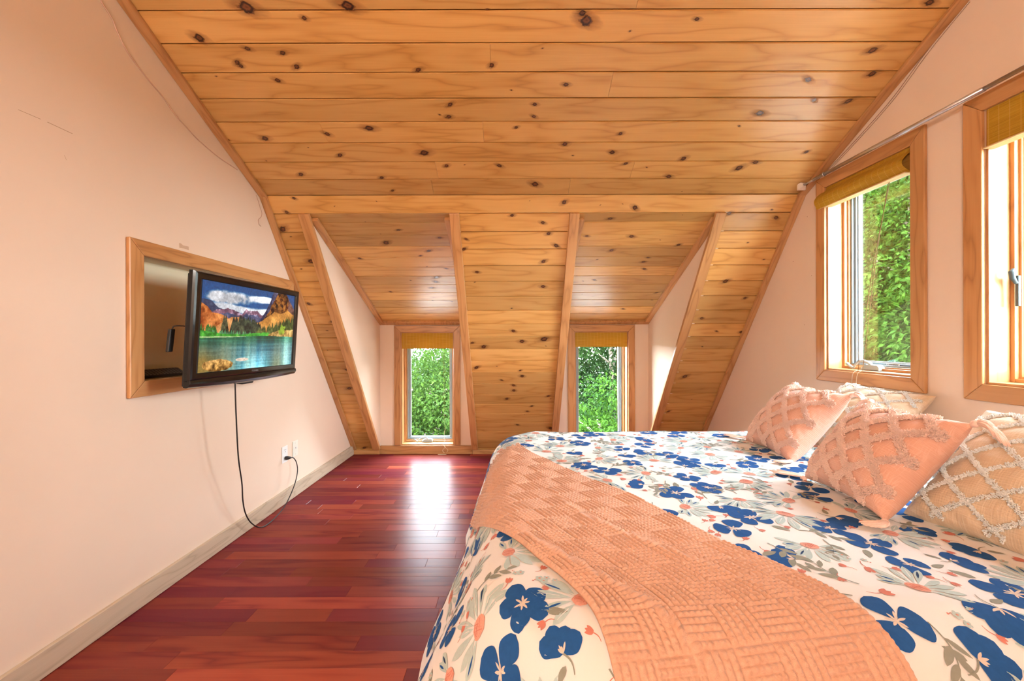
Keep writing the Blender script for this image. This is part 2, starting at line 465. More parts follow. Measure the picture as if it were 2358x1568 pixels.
# lower steep slope
def low(name, x0, x1, edges, kn, label, seed, splits={}, extra=6, tints=None):
    # room side must face -Y and down
    M = plane_matrix((0, YK, ZK), (1, 0, 0), (0, 1, -SL))
    if M.col[2].y > 0:
        M = plane_matrix((0, YK, ZK), (-1, 0, 0), (0, 1, -SL))
        x0, x1 = -x1, -x0; kn = [(-x, y, s) for x, y, s in kn]; splits = {k: [-a for a in v] for k, v in splits.items()}
    return board_panel(name, x0, x1, edges, splits, kn, M, label, seed=seed, extra=extra, tints=tints)
W0 = .1247
ks = math.sqrt(1 + SL * SL)
low('ceiling', XL, XR, [0, W0], K_WIDE, 'wide pine board crossing the ceiling above both dormers', 21, tints={0: .8})
LE = [W0 + .1312 * k for k in range(20)]
Lend = (YF - YK) * ks
LE = [e for e in LE if e < Lend - .02] + [Lend]
low('ceiling', XL, XD[0][0] + .004, LE, K_L, 'narrow strip of pine boards between left wall and left dormer', 22, tints={0: .5, 2: .45, 10: .1})
low('ceiling', XD[0][1] - .004, XD[1][0] + .004, LE, K_M, 'steep pine board panel between the two dormers', 23, tints={0: .9, 1: .85, 2: .8, 4: .3})
low('ceiling', XD[1][1] - .004, XR, LE, K_R, 'strip of pine boards between right dormer and right wall', 24, tints={0: .15, 6: .1, 8: .05, 12: .1})
# dormer ceilings
LD = (YF - YD) * math.sqrt(1 + SD * SD)
DE = [0, .092] + [.092 + .1345 * k for k in range(1, 11)]
DE = [e for e in DE if e < LD - .02] + [LD + .02]
for k, (xa, xb) in enumerate(XD):
    kn = [K_D1, K_D2][k]
    M = plane_matrix((0, YD, ZD), (-1, 0, 0), (0, 1, -SD))
    board_panel('ceiling', -xb, -xa, DE, {}, [(-x, y, s) for x, y, s in kn], M,
                ['pine board ceiling of the left dormer', 'pine board ceiling of the right dormer'][k], seed=31 + k, extra=8, tints={0: .0})

# roof shell outside, keeps the daylight out
mb = MB()
for xa, xb, y0, y1, zf in [(XL - .45, XR + .45, YK, YR, roof_z), (XL - .45, XR + .45, YR, YB - .2, roof_z)]:
    n0, n1 = zf(y0), zf(y1)
    mb.prism([(xa, y0, n0 + .03), (xb, y0, n0 + .03), (xb, y1, n1 + .03), (xa, y1, n1 + .03)], (0, 0, .12))
zz = lambda y: ZK - SL * (y - YK)
for xa, xb in ((XL - .2, XD[0][0] - .03), (XD[0][1] + .03, XD[1][0] - .03), (XD[1][1] + .03, XR + .2)):
    mb.prism([(xa, YK, ZK + .04), (xb, YK, ZK + .04), (xb, YF + .1, zz(YF + .1) + .04), (xa, YF + .1, zz(YF + .1) + .04)], (0, 0, .14))
for xa, xb in XD:
    mb.prism([(xa - .1, YK - .05, dorm_z(YK - .05) + .10), (xb + .1, YK - .05, dorm_z(YK - .05) + .10), (xb + .1, YF + .35, dorm_z(YF + .35) + .03), (xa - .1, YF + .35, dorm_z(YF + .35) + .03)], (0, 0, .10))
    mb.prism([(xa - .04, YK, ZK + .04), (xb + .04, YK, ZK + .04), (xb + .04, YD + .02, ZD + .07), (xa - .04, YD + .02, ZD + .07)], (0, 0, .12))
tag(mb.build('roof', plain('roof_deck', (.2, .16, .13), .9)), 'outer roof deck over the attic bedroom', None, None, 'structure')

# ------------------------------------------------------------------ floor
mb = MB(); rr = random.Random(99)
BW = .0814
row = 0; y = 4.24 - .012
while y > YB:
    x = XL - rr.random() * .9
    while x < XR:
        L = rr.choice([.32, .45, .6, .75, .9, 1.1]) * rr.uniform(.9, 1.1)
        a, b = max(x, XL), min(x + L, XR)
        if b - a > .01:
            c = .0011
            ya, yb = y - BW, y
            vs = [(a, ya, -.015), (b, ya, -.015), (b, yb, -.015), (a, yb, -.015),
                  (a, ya, -c), (b, ya, -c), (b, yb, -c), (a, yb, -c),
                  (a + c, ya + c, 0), (b - c, ya + c, 0), (b - c, yb - c, 0), (a + c, yb - c, 0)]
            fs = [(8, 9, 10, 11)] + [(4 + i, 4 + (i + 1) % 4, 8 + (i + 1) % 4, 8 + i) for i in range(4)] + [(i, (i + 1) % 4, 4 + (i + 1) % 4, 4 + i) for i in range(4)]
            off = (rr.random() * 30, rr.random() * 30, 0)
            t = rr.random(); t = t ** 1.3 if rr.random() > .12 else 1.5
            mb.add(vs, fs, 0, [(p[0] + off[0], p[1] + off[1], p[2]) for p in vs], (t, rr.random(), rr.random(), 1))
        x += L
    y -= BW; row += 1
mb.box(XL, XR, YB, YF + .02, -.10, -.016)
tag(mb.build('floor', CHERRY), 'glossy red cherry plank floor running across the room', None, None, 'structure')

# ------------------------------------------------------------------ gable walls
TH = .17
def gable(name, x0, x1, holes, label, extra=None, mats=None):
    """wall in the YZ plane from x0 (room side) to x1; holes = (ya, yb, za, zb)"""
    mb = MB()
    ys = sorted(set([YB - .2, YR, YK, YF + .16] + [h[0] for h in holes] + [h[1] for h in holes]))
    top = lambda y: max(roof_z(y), -.1) + .03
    for a, b in zip(ys[:-1], ys[1:]):
        h = [q for q in holes if q[0] <= a + 1e-6 and q[1] >= b - 1e-6]
        spans = [(-.1, None)] if not h else [(-.1, h[0][2]), (h[0][3], None)]
        for z0, z1 in spans:
            ta, tb = (top(a), top(b)) if z1 is None else (z1, z1)
            if ta <= z0 + .002 and tb <= z0 + .002: continue
            mb.prism([(x0, a, z0), (x0, b, z0), (x0, b, max(tb, z0 + .001)), (x0, a, max(ta, z0 + .001))], (x1 - x0, 0, 0))
    if extra: extra(mb)
    return tag(mb.build(name, mats or [WALL]), label, None, None, 'structure')

NY0, NY1, NZ0, NZ1 = 1.812, 2.985, 1.020, 1.590     # TV niche opening
ND = .105
def left_extra(mb):
    # recess of the niche
    X0, X1 = XL, XL - ND
    e = .012
    mb.box(X1 - e, X1, NY0 - e + .001, NY1 + e - .001, NZ0 - e + .001, NZ1 + e - .001, 1)
    mb.box(X1, X0 - .001, NY0 - e + .001, NY0, NZ0 - e + .001, NZ1 + e - .001, 1); mb.box(X1, X0 - .001, NY1, NY1 + e - .001, NZ0 - e + .001, NZ1 + e - .001, 1)
    mb.box(X1, X0 - .001, NY0, NY1, NZ1, NZ1 + e - .001, 1); mb.box(X1, X0 - .001, NY0, NY1, NZ0 - e + .001, NZ0, 1)
    # a scratch and small scuffs in the paint
    for a, b, w in (((1.364, 1.996), (1.43, 1.9995), .0007), ((1.45, 2.0005), (1.533, 2.001), .0009), ((1.505, 1.905), (1.512, 1.89), .0012)):
        mb.add([(XL + .0004, a[0], a[1] - w), (XL + .0004, b[0], b[1] - w), (XL + .0004, b[0], b[1] + w), (XL + .0004, a[0], a[1] + w)], [(0, 1, 2, 3)], 2)
gable('wall_left', XL, XL - TH, [(NY0 - .012, NY1 + .012, NZ0 - .012, NZ1 + .012)], 'peach painted gable wall behind the television', left_extra, [WALL, NICHE, SCUFF])
W1 = (1.957, 2.492, 1.012, 2.150)
W2 = (1.118, 1.657, 1.012, 2.150)
def dots(mb, x, lst, mat):
    for y, z in lst:
        mb.add([(x, y + .0028 * math.cos(2 * PI * i / 8), z + .0032 * math.sin(2 * PI * i / 8)) for i in range(8)], [tuple(range(8))], mat)
gable('wall_right', XR, XR + TH, [W1, W2], 'peach painted gable wall behind the pillows',
      lambda mb: dots(mb, XR - .0005, [(2.657, 2.02), (2.792, 1.748), (2.684, 1.30), (2.62, 1.62)], 1), [WALL, SCUFF])
mb = MB(); mb.box(XL - .1, XR + .1, YB - .15, YB, -.1, ZK + .05)
tag(mb.build('wall_back', WALL), 'peach back wall behind the camera', None, None, 'structure')

# dormer walls
DW = [(-1.182, -.620, .092, 1.292), (.664, 1.234, .092, 1.292)]   # window openings
for k, (xa, xb) in enumerate(XD):
    side = ['left', 'right'][k]
    a0, a1, b0, b1 = DW[k]
    y0, y1 = YF, YF + .16
    zt = dorm_z(YF) + .03
    mb = MB()
    for x0, x1, z0, z1 in ((xa - .08, a0, -.1, zt), (a1, xb + .08, -.1, zt), (a0, a1, -.1, b0), (a0, a1, b1, zt)):
        mb.box(x0, x1, y0, y1, z0, z1)
    # cheeks
    for x, dx in ((xa, -.06), (xb, .06)):
        mb.prism([(x, YD, roof_z(YD) + .008), (x, YF, dorm_z(YF) + .02), (x, YF, -.05), (x, YF - .004, roof_z(YF) + .008)], (dx, 0, 0))
    tag(mb.build('wall_dormer', WALL), 'peach walls around the %s dormer window' % side, None, None, 'structure')
mb = MB()
for x0, x1 in ((XL - .1, XD[0][0] - .08), (XD[0][1] + .08, XD[1][0] - .08), (XD[1][1] + .08, XR + .1)):
    mb.box(x0, x1, YF + .03, YF + .16, -.1, .12)
tag(mb.build('wall_front', WALL), 'low knee wall behind the foot of the steep slope', None, None, 'structure')

# ------------------------------------------------------------------ trims
TN = [0]
def trim(mb, label, mats=None, bevel=.003):
    TN[0] += 1
    return tag(mb.build('trim_%d' % TN[0], mats or [PINE_TRIM], bevel=bevel), label, None, None, 'structure')

def slope_trim(x0, x1, ya, yb, zf, th, label):
    """board lying on the underside of a slope given by zf"""
    s = math.atan2(zf(yb) - zf(ya), yb - ya)
    L = Vector((0, math.cos(s), math.sin(s))); N = Vector((0, math.sin(s), -math.cos(s)))
    if N.z > 0: N = -N
    mb = MB()
    A, B = Vector((0, ya, zf(ya))), Vector((0, yb, zf(yb)))
    mb.prism([A + Vector((x0, 0, 0)), A + Vector((x1, 0, 0)), B + Vector((x1, 0, 0)), B + Vector((x0, 0, 0))], N * th, ax=L)
    return trim(mb, label)
up = lambda y: ZR - SU * (y - YR)
lo = lambda y: ZK - SL * (y - YK)
slope_trim(XL + .0005, XL + .048, YR, YK + .01, up, .020, 'pine rake trim where upper ceiling meets the left wall')
slope_trim(XL + .0005, XL + .046, YK - .005, YF - .03, lo, .020, 'pine rake trim where steep slope meets the left wall')
slope_trim(XR - .048, XR - .0005, YR, YK + .01, up, .020, 'pine rake trim where upper ceiling meets the right wall')
slope_trim(XR - .046, XR - .0005, YK - .005, YF - .03, lo, .020, 'pine rake trim where steep slope meets the right wall')
slope_trim(-1.468, -1.392, YD - .004, YF - .035, lo, .028, 'pine edge trim down the left side of the left dormer')
slope_trim(-.428, -.362, YD - .004, YF - .035, lo, .028, 'pine edge trim down the right side of the left dormer')
slope_trim(.400, .468, YD - .004, YF - .035, lo, .028, 'pine edge trim down the left side of the right dormer')
slope_trim(1.404, 1.474, YD - .004, YF - .035, lo, .028, 'pale pine edge trim down the right side of the right dormer')
for k, (xa, xb) in enumerate(XD):
    s = ['left', 'right'][k]
    slope_trim(xa + .0005, xa + .05, YD + .035, YF - .05, dorm_z, .026, 'pine trim along the left edge of the %s dormer ceiling' % s)
    slope_trim(xb - .05, xb - .0005, YD + .035, YF - .05, dorm_z, .026, 'pine trim along the right edge of the %s dormer ceiling' % s)
    slope_trim(xa + .0005, xb - .0005, YF - .052, YF - .0005, dorm_z, .026, 'pine trim along the bottom edge of the %s dormer ceiling' % s)
# low boards at the foot of the front
mb = MB()
for x0, x1, z1 in ((XL + .001, -1.405, .046), (-.42, .46, .046), (1.45, XR - .001, .046)):
    mb.box(x0, x1, YF - .035, YF + .02, 0.0005, z1, ax=(1, 0, 0))
for x0, x1 in ((-1.403, -.422), (.462, 1.448)):
    mb.box(x0, x1, YF - .022, YF - .0005, .0005, .088, ax=(1, 0, 0))
tag(mb.build('baseboard_front', [PINE_TRIM], bevel=.003), 'pine board along the floor below the dormer windows', None, None, 'structure')
mb = MB(); mb.box(XL + .0005, XL + .019, YB, YF - .04, .003, .100, ax=(0, 1, 0))
tag(mb.build('baseboard_left', [BLEACHED], bevel=.002), 'grey bleached wood baseboard along the left wall', None, None, 'structure')
mb = MB(); mb.box(XR - .019, XR - .0005, YB, YF - .04, .003, .100, ax=(0, 1, 0))
tag(mb.build('baseboard_right', [BLEACHED], bevel=.002), 'grey bleached wood baseboard along the right wall', None, None, 'structure')

# casing of the TV niche
def mitred(mp, a0, a1, b0, b1, w, c0, c1, sides='LRTB'):
    """mitred boards round the opening a0..a1 x b0..b1; mp maps (a,b,c) to the room"""
    mb = MB()
    ex = Vector(mp(0, 0, c1)) - Vector(mp(0, 0, c0))
    A = Vector(mp(1, 0, 0)) - Vector(mp(0, 0, 0)); B = Vector(mp(0, 1, 0)) - Vector(mp(0, 0, 0))
    bo = b0 - w if 'B' in sides else b0
    q = {'L': [(a0, b0), (a0 - w, bo), (a0 - w, b1 + w), (a0, b1)], 'R': [(a1, b0), (a1 + w, bo), (a1 + w, b1 + w), (a1, b1)],
         'T': [(a0, b1), (a0 - w, b1 + w), (a1 + w, b1 + w), (a1, b1)], 'B': [(a0, b0), (a0 - w, b0 - w), (a1 + w, b0 - w), (a1, b0)]}
    for s in sides:
        mb.prism([mp(a, b, c0) for a, b in q[s]], ex, ax=(B if s in 'LR' else A))
    return mb
mpL = lambda a, b, c: (XL - c, a, b)
tag(mitred(mpL, NY0, NY1, NZ0, NZ1, .070, -.020, -.0005).build('trim_niche_frame', [PINE_TRIM], bevel=.004),
    'mitred pine frame around the wall niche behind the television', None, None, 'structure')

# ------------------------------------------------------------------ windows
def window(n, mp, op, rec, sides, label, crank_at, lock=None, label_plate=False, cw=.070):
    a0, a1, b0, b1 = op
    root = empty('window_%d' % n, mp((a0 + a1) / 2, b0, 0), label, None, None, 'structure')
    build_under(mitred(mp, a0, a1, b0, b1, cw, -.018, -.0005, sides), 'casing', [PINE_TRIM], root, bevel=.004)
    A = Vector(mp(1, 0, 0)) - Vector(mp(0, 0, 0)); B = Vector((0, 0, 1))
    def pr(mb, a0, a1, b0, b1, c0, c1, ax, mat=0):
        ex = Vector(mp(0, 0, c1)) - Vector(mp(0, 0, c0))
        mb.prism([mp(a0, b0, c0), mp(a1, b0, c0), mp(a1, b1, c0), mp(a0, b1, c0)], ex, mat, ax=ax)
    e = .010
    mb = MB()
    pr(mb, a0, a0 + e, b0, b1, 0, rec, B); pr(mb, a1 - e, a1, b0, b1, 0, rec, B)
    pr(mb, a0 + e, a1 - e, b1 - e, b1, 0, rec, A)
    pr(mb, a0 + e, a1 - e, b0, b0 + e, -.004, rec, A)
    tag(build_under(mb, 'jamb', [PINE_TRIM], root), 'pale pine window reveal')
    i0, i1, j0, j1 = a0 + e, a1 - e, b0 + e, b1 - e
    f = .016
    mb = MB()
    for c0, c1, f in ((rec - .030, rec + .06, .015), (rec - .012, rec + .06, .024)):
        pr(mb, i0, i0 + f, j0, j1, c0, c1, B); pr(mb, i1 - f, i1, j0, j1, c0, c1, B)
        pr(mb, i0 + f, i1 - f, j1 - f, j1, c0, c1, A); pr(mb, i0 + f, i1 - f, j0, j0 + f, c0, c1, A)
    build_under(mb, 'frame', [PINE_TRIM], root, bevel=.002)
    s0, s1, t0, t1 = i0 + f, i1 - f, j0 + f, j1 - f
    w = .026
    mb = MB()
    for c0, c1, w in ((rec, rec + .05, .012), (rec + .012, rec + .045, .026)):
        pr(mb, s0, s0 + w, t0, t1, c0, c1, B); pr(mb, s1 - w, s1, t0, t1, c0, c1, B)
        pr(mb, s0 + w, s1 - w, t1 - w, t1, c0, c1, A); pr(mb, s0 + w, s1 - w, t0, t0 + w * .8, c0, c1, A)
    sash = build_under(mb, 'sash', [VINYL], root, bevel=.002)
    mb = MB(); w = .034                      # white outer lip of the sash
    for (x0, x1, y0, y1) in ((s0 + .024, s0 + w, t0 + .018, t1 - .024), (s1 - w, s1 - .024, t0 + .018, t1 - .024), (s0 + .024, s1 - .024, t0 + .018, t0 + w * .8), (s0 + .024, s1 - .024, t1 - w, t1 - .024)):
        pr(mb, x0, x1, y0, y1, rec + .022, rec + .045, A)
    build_under(mb, 'glazing_bead', [VINYLW], root)
    mb = MB(); pr(mb, s0 + .02, s1 - .02, t0 + .015, t1 - .02, rec + .028, rec + .033, A)
    build_under(mb, 'pane', [GLASS], root)
    # crank: housing, folded arm, knob
    ca = crank_at; cb = b0 + e
    mb = MB()
    sh = [(-.060, 0), (.062, 0), (.062, .020), (.050, .034), (-.020, .036), (-.052, .016)]
    ex = Vector(mp(0, 0, rec - .012)) - Vector(mp(0, 0, rec - .050))
    mb.prism([mp(ca + x, cb + y, rec - .050) for x, y in sh], ex)
    hs = build_under(mb, 'crank_housing', [GREY], root, bevel=.006)
    mb = MB()
    sg = -1
    arm = [(.005, .034, -.04), (.0, .047, -.052), (-.030, .055, -.056), (-.062, .046, -.056), (-.088, .024, -.054), (-.098, .008, -.052)]
    mb.tube([mp(ca + x, cb + y, rec + c) for x, y, c in arm], [.009, .009, .0075, .006, .0055, .006], 10)
    mb.tube([mp(ca - .098, cb + .008, rec - .052), mp(ca - .112, cb + .020, rec - .062), mp(ca - .128, cb + .036, rec - .068)], [.007, .008, .0085], 10)
    build_under(mb, 'crank_handle', [GREY], root)
    if lock:
        la, lb, sgn = lock
        mb = MB()
        mb.obox(mp(la, lb, rec - .034), B, A, Vector(mp(0, 0, 1)) - Vector(mp(0, 0, 0)), .125, .012, .012)
        mb.tube([mp(la, lb + .030, rec - .040), mp(la, lb + .052, rec - .056), mp(la + .0, lb + .078, rec - .060), mp(la, lb + .088, rec - .050)], [.006, .009, .010, .007], 10)
        build_under(mb, 'lock_lever', [plain('dark_lever', (.07, .10, .11), .35)], root, bevel=.002)
    if label_plate:
        mb = MB()
        pa = ca - .012 if False else ca + .045
        pr(mb, pa, pa + .075, t0 + .006, t0 + .021, rec + .0095, rec + .0117, A)
        pl = build_under(mb, 'maker_plate', [WHITE], root)
        mb = MB(); pr(mb, pa + .080, pa + .180, t0 + .005, t0 + .017, rec + .004, rec + .0117, A)
        build_under(mb, 'sash_bar', [MATTE], root, bevel=.003)
    return root

mpD = lambda a, b, c: (a, YF + c, b)
window(1, mpD, DW[0], .120, 'LRT', 'narrow pine cased window in the left dormer', -.925)
window(2, mpD, DW[1], .120, 'LRT', 'narrow pine cased window in the right dormer', .93)
mpR = lambda a, b, c: (XR + c, a, b)
mpRm = lambda a, b, c: (XR + c, -a, b)      # a grows towards the camera
window(3, mpRm, (-W1[1], -W1[0], W1[2], W1[3]), .118, 'LRTB', 'pine cased casement window above the far pillows', -2.28, None, True)
window(4, mpRm, (-W2[1], -W2[0], W2[2], W2[3]), .118, 'LRTB', 'pine cased window at the right edge with a dark lock lever', -1.40, (-1.618, 1.395, 1))

def text_mesh(body, size, M, mat, parent, name):
    cu = bpy.data.curves.new(name, 'FONT'); cu.body = body; cu.size = size; cu.extrude = .0002
    cu.align_x = 'CENTER'; cu.align_y = 'CENTER'
    o = bpy.data.objects.new(name, cu); COL.objects.link(o)
    dg = bpy.context.evaluated_depsgraph_get()
    me = bpy.data.meshes.new_from_object(o.evaluated_get(dg))
    bpy.data.objects.remove(o); bpy.data.curves.remove(cu)
    me.transform(M); me.materials.clear(); me.materials.append(mat)
    o = bpy.data.objects.new(name, me); COL.objects.link(o)
    if parent is not None:
        o.parent = parent; o.matrix_parent_inverse = root_matrix(parent).inverted()
    return o
bpy.context.view_layer.update()
pl = [o for o in bpy.data.objects if o.name.startswith('maker_plate')][0]
tb = W1[2] + .010 + .024 + .0135
text_mesh('V ANDERSEN', .0105, plane_matrix((XR + .118 + .0088, 2.28 - .045 - .0375, tb), (0, -1, 0), (0, 0, 1)), INK, pl, 'lettering')

# ------------------------------------------------------------------ bamboo blinds
def flat_blind(x0, x1, z0, z1, label, cords, end_knot=False):
    y = YF + .006
    root = empty('bamboo_blind', ((x0 + x1) / 2, y, z0), label, 'window blind', 'bamboo shades on the windows')
    n, m = 3, 18
    P = np.zeros((n, m, 3)); G = np.zeros((n, m, 3))
    for i, x in enumerate(np.linspace(x0, x1, n)):
        for j, z in enumerate(np.linspace(z0, z1, m)):
            t = (z - z0) / (z1 - z0)
            P[i, j] = (x, y - .010 * math.sin(PI * min(1, (1 - t) * 1.0)) ** 2 - .003, z); G[i, j] = (x * 1.0, z, 0)
    P2 = P.copy(); P2[:, :, 1] += .012
    mb = MB(); mb.grid(P, 0, True, G); mb.grid(P2[:, ::-1], 0, True, G[:, ::-1])
    mb.box(x0, x1, y - .003, y + .010, z0 - .001, z0 + .004, 0)
    build_under(mb, 'shade', [BAMBOO], root)
    mb = MB(); mb.box(x0 + .002, x1 - .002, y + .012, y + .035, z1 - .03, z1, ax=(1, 0, 0))
    build_under(mb, 'headrail', [BAMBOO_BAR], root)
    mb = MB()
    for cx, zb in cords:
        mb.tube([(cx, y + .02, z0 + .01), (cx + .004, y + .018, (z0 + zb) / 2), (cx + .008, y + .014, zb)], .0012, 6)
    build_under(mb, 'pull_cord', [CORDB], root)
    if end_knot:
        mb = MB(); cx = cords[0][0] + .01; r = random.Random(5)
        pts = []
        for i in range(26):
            u = i / 25
            a = u * 4.2 * PI
            pts.append((cx + .016 * math.sin(a) * (1 - .3 * u), YF - .030 + .006 * math.cos(a * 1.3), .165 - .150 * u))
        mb.tube(crom(pts, 90), .0021, 6)
        mb.tube(crom([(cx + .004, YF - .030, .10), (cx + .02, YF - .034, .07), (cx + .045, YF - .036, .045), (cx + .03, YF - .034, .02)], 24), .0018, 6)
        lp = [(cx - .015 + .045 * math.cos(a), YF - .05 + .012 * math.sin(a), .004) for a in np.linspace(0, 2 * PI, 24)[:-1]]
        mb.tube(lp, .0021, 6, closed=True)
        mb.tube(crom([(cx + .0, YF + .014, .24), (cx + .004, YF - .01, .195), (cx + .004, YF - .030, .16)], 14), .0015, 6)
        tag(build_under(mb, 'cord_end', [CORDW], root), 'knotted cream cord end')
    return root
flat_blind(DW[0][0] + .008, DW[0][1] - .008, 1.118, 1.291, 'golden bamboo blind rolled up in the left dormer window', [(-.735, .22), (-.722, .22)], True)
flat_blind(DW[1][0] + .008, DW[1][1] - .010, 1.130, 1.291, 'golden bamboo blind rolled up in the right dormer window', [(1.115, .14), (1.122, .14)])

def side_blind(y0, y1, z0, z1, label, wave, cords):
    """bulging bamboo valance on the right wall"""
    root = empty('bamboo_blind', (XR, (y0 + y1) / 2, z0), label, 'window blind', 'bamboo shades on the windows')
    n, m = 40, 22
    P = np.zeros((n, m, 3)); G = np.zeros((n, m, 3))
    for i, y in enumerate(np.linspace(y0, y1, n)):
        for j, t in enumerate(np.linspace(0, 1, m)):
            far = (y - y0) / (y1 - y0)
            bul = .034 * wave * math.sin(PI * min(1, t * 1.15)) ** 1.2 + .022 * wave * (1 - t) * far + .006
            yy = y + (.030 * (1 - t) * far if wave else 0)
            if wave and i < 4: yy += .012 * math.sin(t * 5.0) * (4 - i) / 4
            P[i, j] = (XR - bul + .004, yy, z0 + (z1 - z0) * t); G[i, j] = (y, z0 + (z1 - z0) * t, 0)
    P2 = P.copy(); P2[:, :, 0] += .0025
    mb = MB(); mb.grid(P, 0, True, G); mb.grid(P2, 0, True, G)
    build_under(mb, 'valance', [BAMBOO], root, recalc=False)
    mb = MB(); mb.box(XR + .008, XR + .040, y0 - .0, y1 - .01, z0 + .004, z1 - .01, ax=(0, 1, 0))
    build_under(mb, 'rolled_shade', [BAMBOO_BAR], root, bevel=.012)
    mb = MB()
    mb.box(XR - .02, XR + .030, y0 + .01, y1 + (.02 if wave else 0), z0 - .003, z0 + .003, ax=(0, 1, 0))
    build_under(mb, 'bottom_bar', [PINE_PALE], root, bevel=.002)
    if cords:
        mb = MB()
        for k, (ya, yb, zb) in enumerate(cords):
            mb.tube(crom([(XR + .015, ya, z0), (XR + .012, (ya + yb) / 2, (z0 + W1[2]) / 2 + .1), (XR + .003, yb, W1[2] + .01)], 12), .0016, 6, 0)
            mb.tube(crom([(XR + .003, yb, W1[2] + .012), (XR - .024, yb + .005, W1[2] - .015), (XR - .026, yb + .012, zb)], 10), .0016, 6, 1)
        build_under(mb, 'pull_cord', [CORDB, CORDW], root)
    return root
side_blind(1.968, 2.515, 2.030, 2.152, 'curved bamboo blind gathered in the window above the far pillows', 1.0, [(2.092, 2.275, .86), (2.100, 2.245, .86)])
side_blind(1.13, 1.650, 1.990, 2.150, 'flat bamboo blind in the window cut by the right edge', .0, None)

# ------------------------------------------------------------------ curtain rod
root = empty('curtain_rod', (XR - .07, 2.0, 2.204), 'grey steel curtain rod above the right wall windows', 'curtain rod')
X = XR - .072
mb = MB(); mb.tube([(X, 1.60, 2.206), (X, 2.50, 2.206)], .0105, 14); build_under(mb, 'outer_tube', [STEEL], root)
mb = MB(); mb.tube([(X, .75, 2.2075), (X, 1.61, 2.2065)], .0088, 14); build_under(mb, 'inner_tube', [STEEL], root)
mb = MB(); mb.tube([(X, 2.495, 2.206), (X, 2.585, 2.206)], .0070, 12)
mb.tube([(X, 2.493, 2.206), (X, 2.506, 2.206)], .0105, 12)
build_under(mb, 'end_tube', [STEEL], root)
mb = MB()
for y0, y1, s0, s1 in ((2.585, 2.607, .011, .026), (2.607, 2.618, .026, .026)):
    vs = [(X - s0, y0, 2.206 - s0), (X + s0, y0, 2.206 - s0), (X + s0, y0, 2.206 + s0), (X - s0, y0, 2.206 + s0),
          (X - s1, y1, 2.206 - s1), (X + s1, y1, 2.206 - s1), (X + s1, y1, 2.206 + s1), (X - s1, y1, 2.206 + s1)]
    mb.add(vs, [(0, 1, 2, 3), (7, 6, 5, 4), (0, 4, 5, 1), (1, 5, 6, 2), (2, 6, 7, 3), (3, 7, 4, 0)])
tag(build_under(mb, 'end_bracket', [plain('pale_metal', (.72, .62, .52), .4)], root, bevel=.0015), 'square flared end bracket')
for yh in (2.42, .95):
    mb = MB(); mb.tube(crom([(XR - .001, yh, 2.225), (XR - .05, yh, 2.215), (X, yh, 2.193), (X - .012, yh, 2.206), (X - .006, yh, 2.217)], 16), .0028, 8)
    build_under(mb, 'hook', [STEEL], root)

# thin wires along the rakes
WL = [(-1.687, 1.622, 2.625), (-1.687, 1.639, 2.601), (-1.687, 1.683, 2.566), (-1.687, 1.706, 2.528), (-1.687, 1.754, 2.472), (-1.687, 1.844, 2.421), (-1.687, 1.926, 2.385), (-1.687, 2.004, 2.334), (-1.687, 2.068, 2.312), (-1.687, 2.149, 2.285), (-1.687, 2.295, 2.261), (-1.687, 2.452, 2.256)]
mb = MB(); mb.tube(crom([(XL + .003, y, z) for _, y, z in WL], 60), .0026, 6)
tag(mb.build('cable', WIRE), 'thin painted cable tacked along the top of the left wall', 'cable')
WC = [(-1.687, 2.631, 2.165), (-1.687, 2.655, 2.13), (-1.687, 2.672, 2.097), (-1.687, 2.69, 2.068), (-1.687, 2.681, 2.036), (-1.687, 2.653, 2.01), (-1.687, 2.658, 1.983), (-1.687, 2.68, 1.973)]
mb = MB(); mb.tube(crom([(XL + .003, y, z) for _, y, z in WC], 50), .0017, 6)
tag(mb.build('wire', WIRE), 'curled loose wire end beside the rake trim above the niche', 'cable')
WR = [(1.97, 1.722, 2.661), (1.97, 1.886, 2.57), (1.97, 2.065, 2.447), (1.97, 2.281, 2.344), (1.97, 2.461, 2.268), (1.97, 2.513, 2.249)]
mb = MB()
mb.tube(crom([(XR - .0025, y, z - .004) for _, y, z in WR], 50), .0018, 6)
mb.tube(crom([(XR - .0025, y - .012, z - .012) for _, y, z in WR], 50), .0013, 6)
tag(mb.build('cable', plain('brown_wire', (.34, .20, .13), .5)), 'pair of thin brown wires under the right ceiling trim', 'cable')
# torn tape
mb = MB()
mb.add([(XL + .0012, y, z) for y, z in ((2.022, 1.700), (2.048, 1.694), (2.082, 1.696), (2.083, 1.677), (2.05, 1.679), (2.024, 1.676))] , [(0, 1, 2, 3, 4, 5)])
mb.add([(XL + .0020, y, z) for y, z in ((2.022, 1.700), (2.030, 1.701), (2.056, 1.690), (2.040, 1.688))], [(0, 1, 2, 3)])
tag(mb.build('tape_scrap', TAPE), 'torn scrap of tan tape on the left wall above the niche', 'tape')

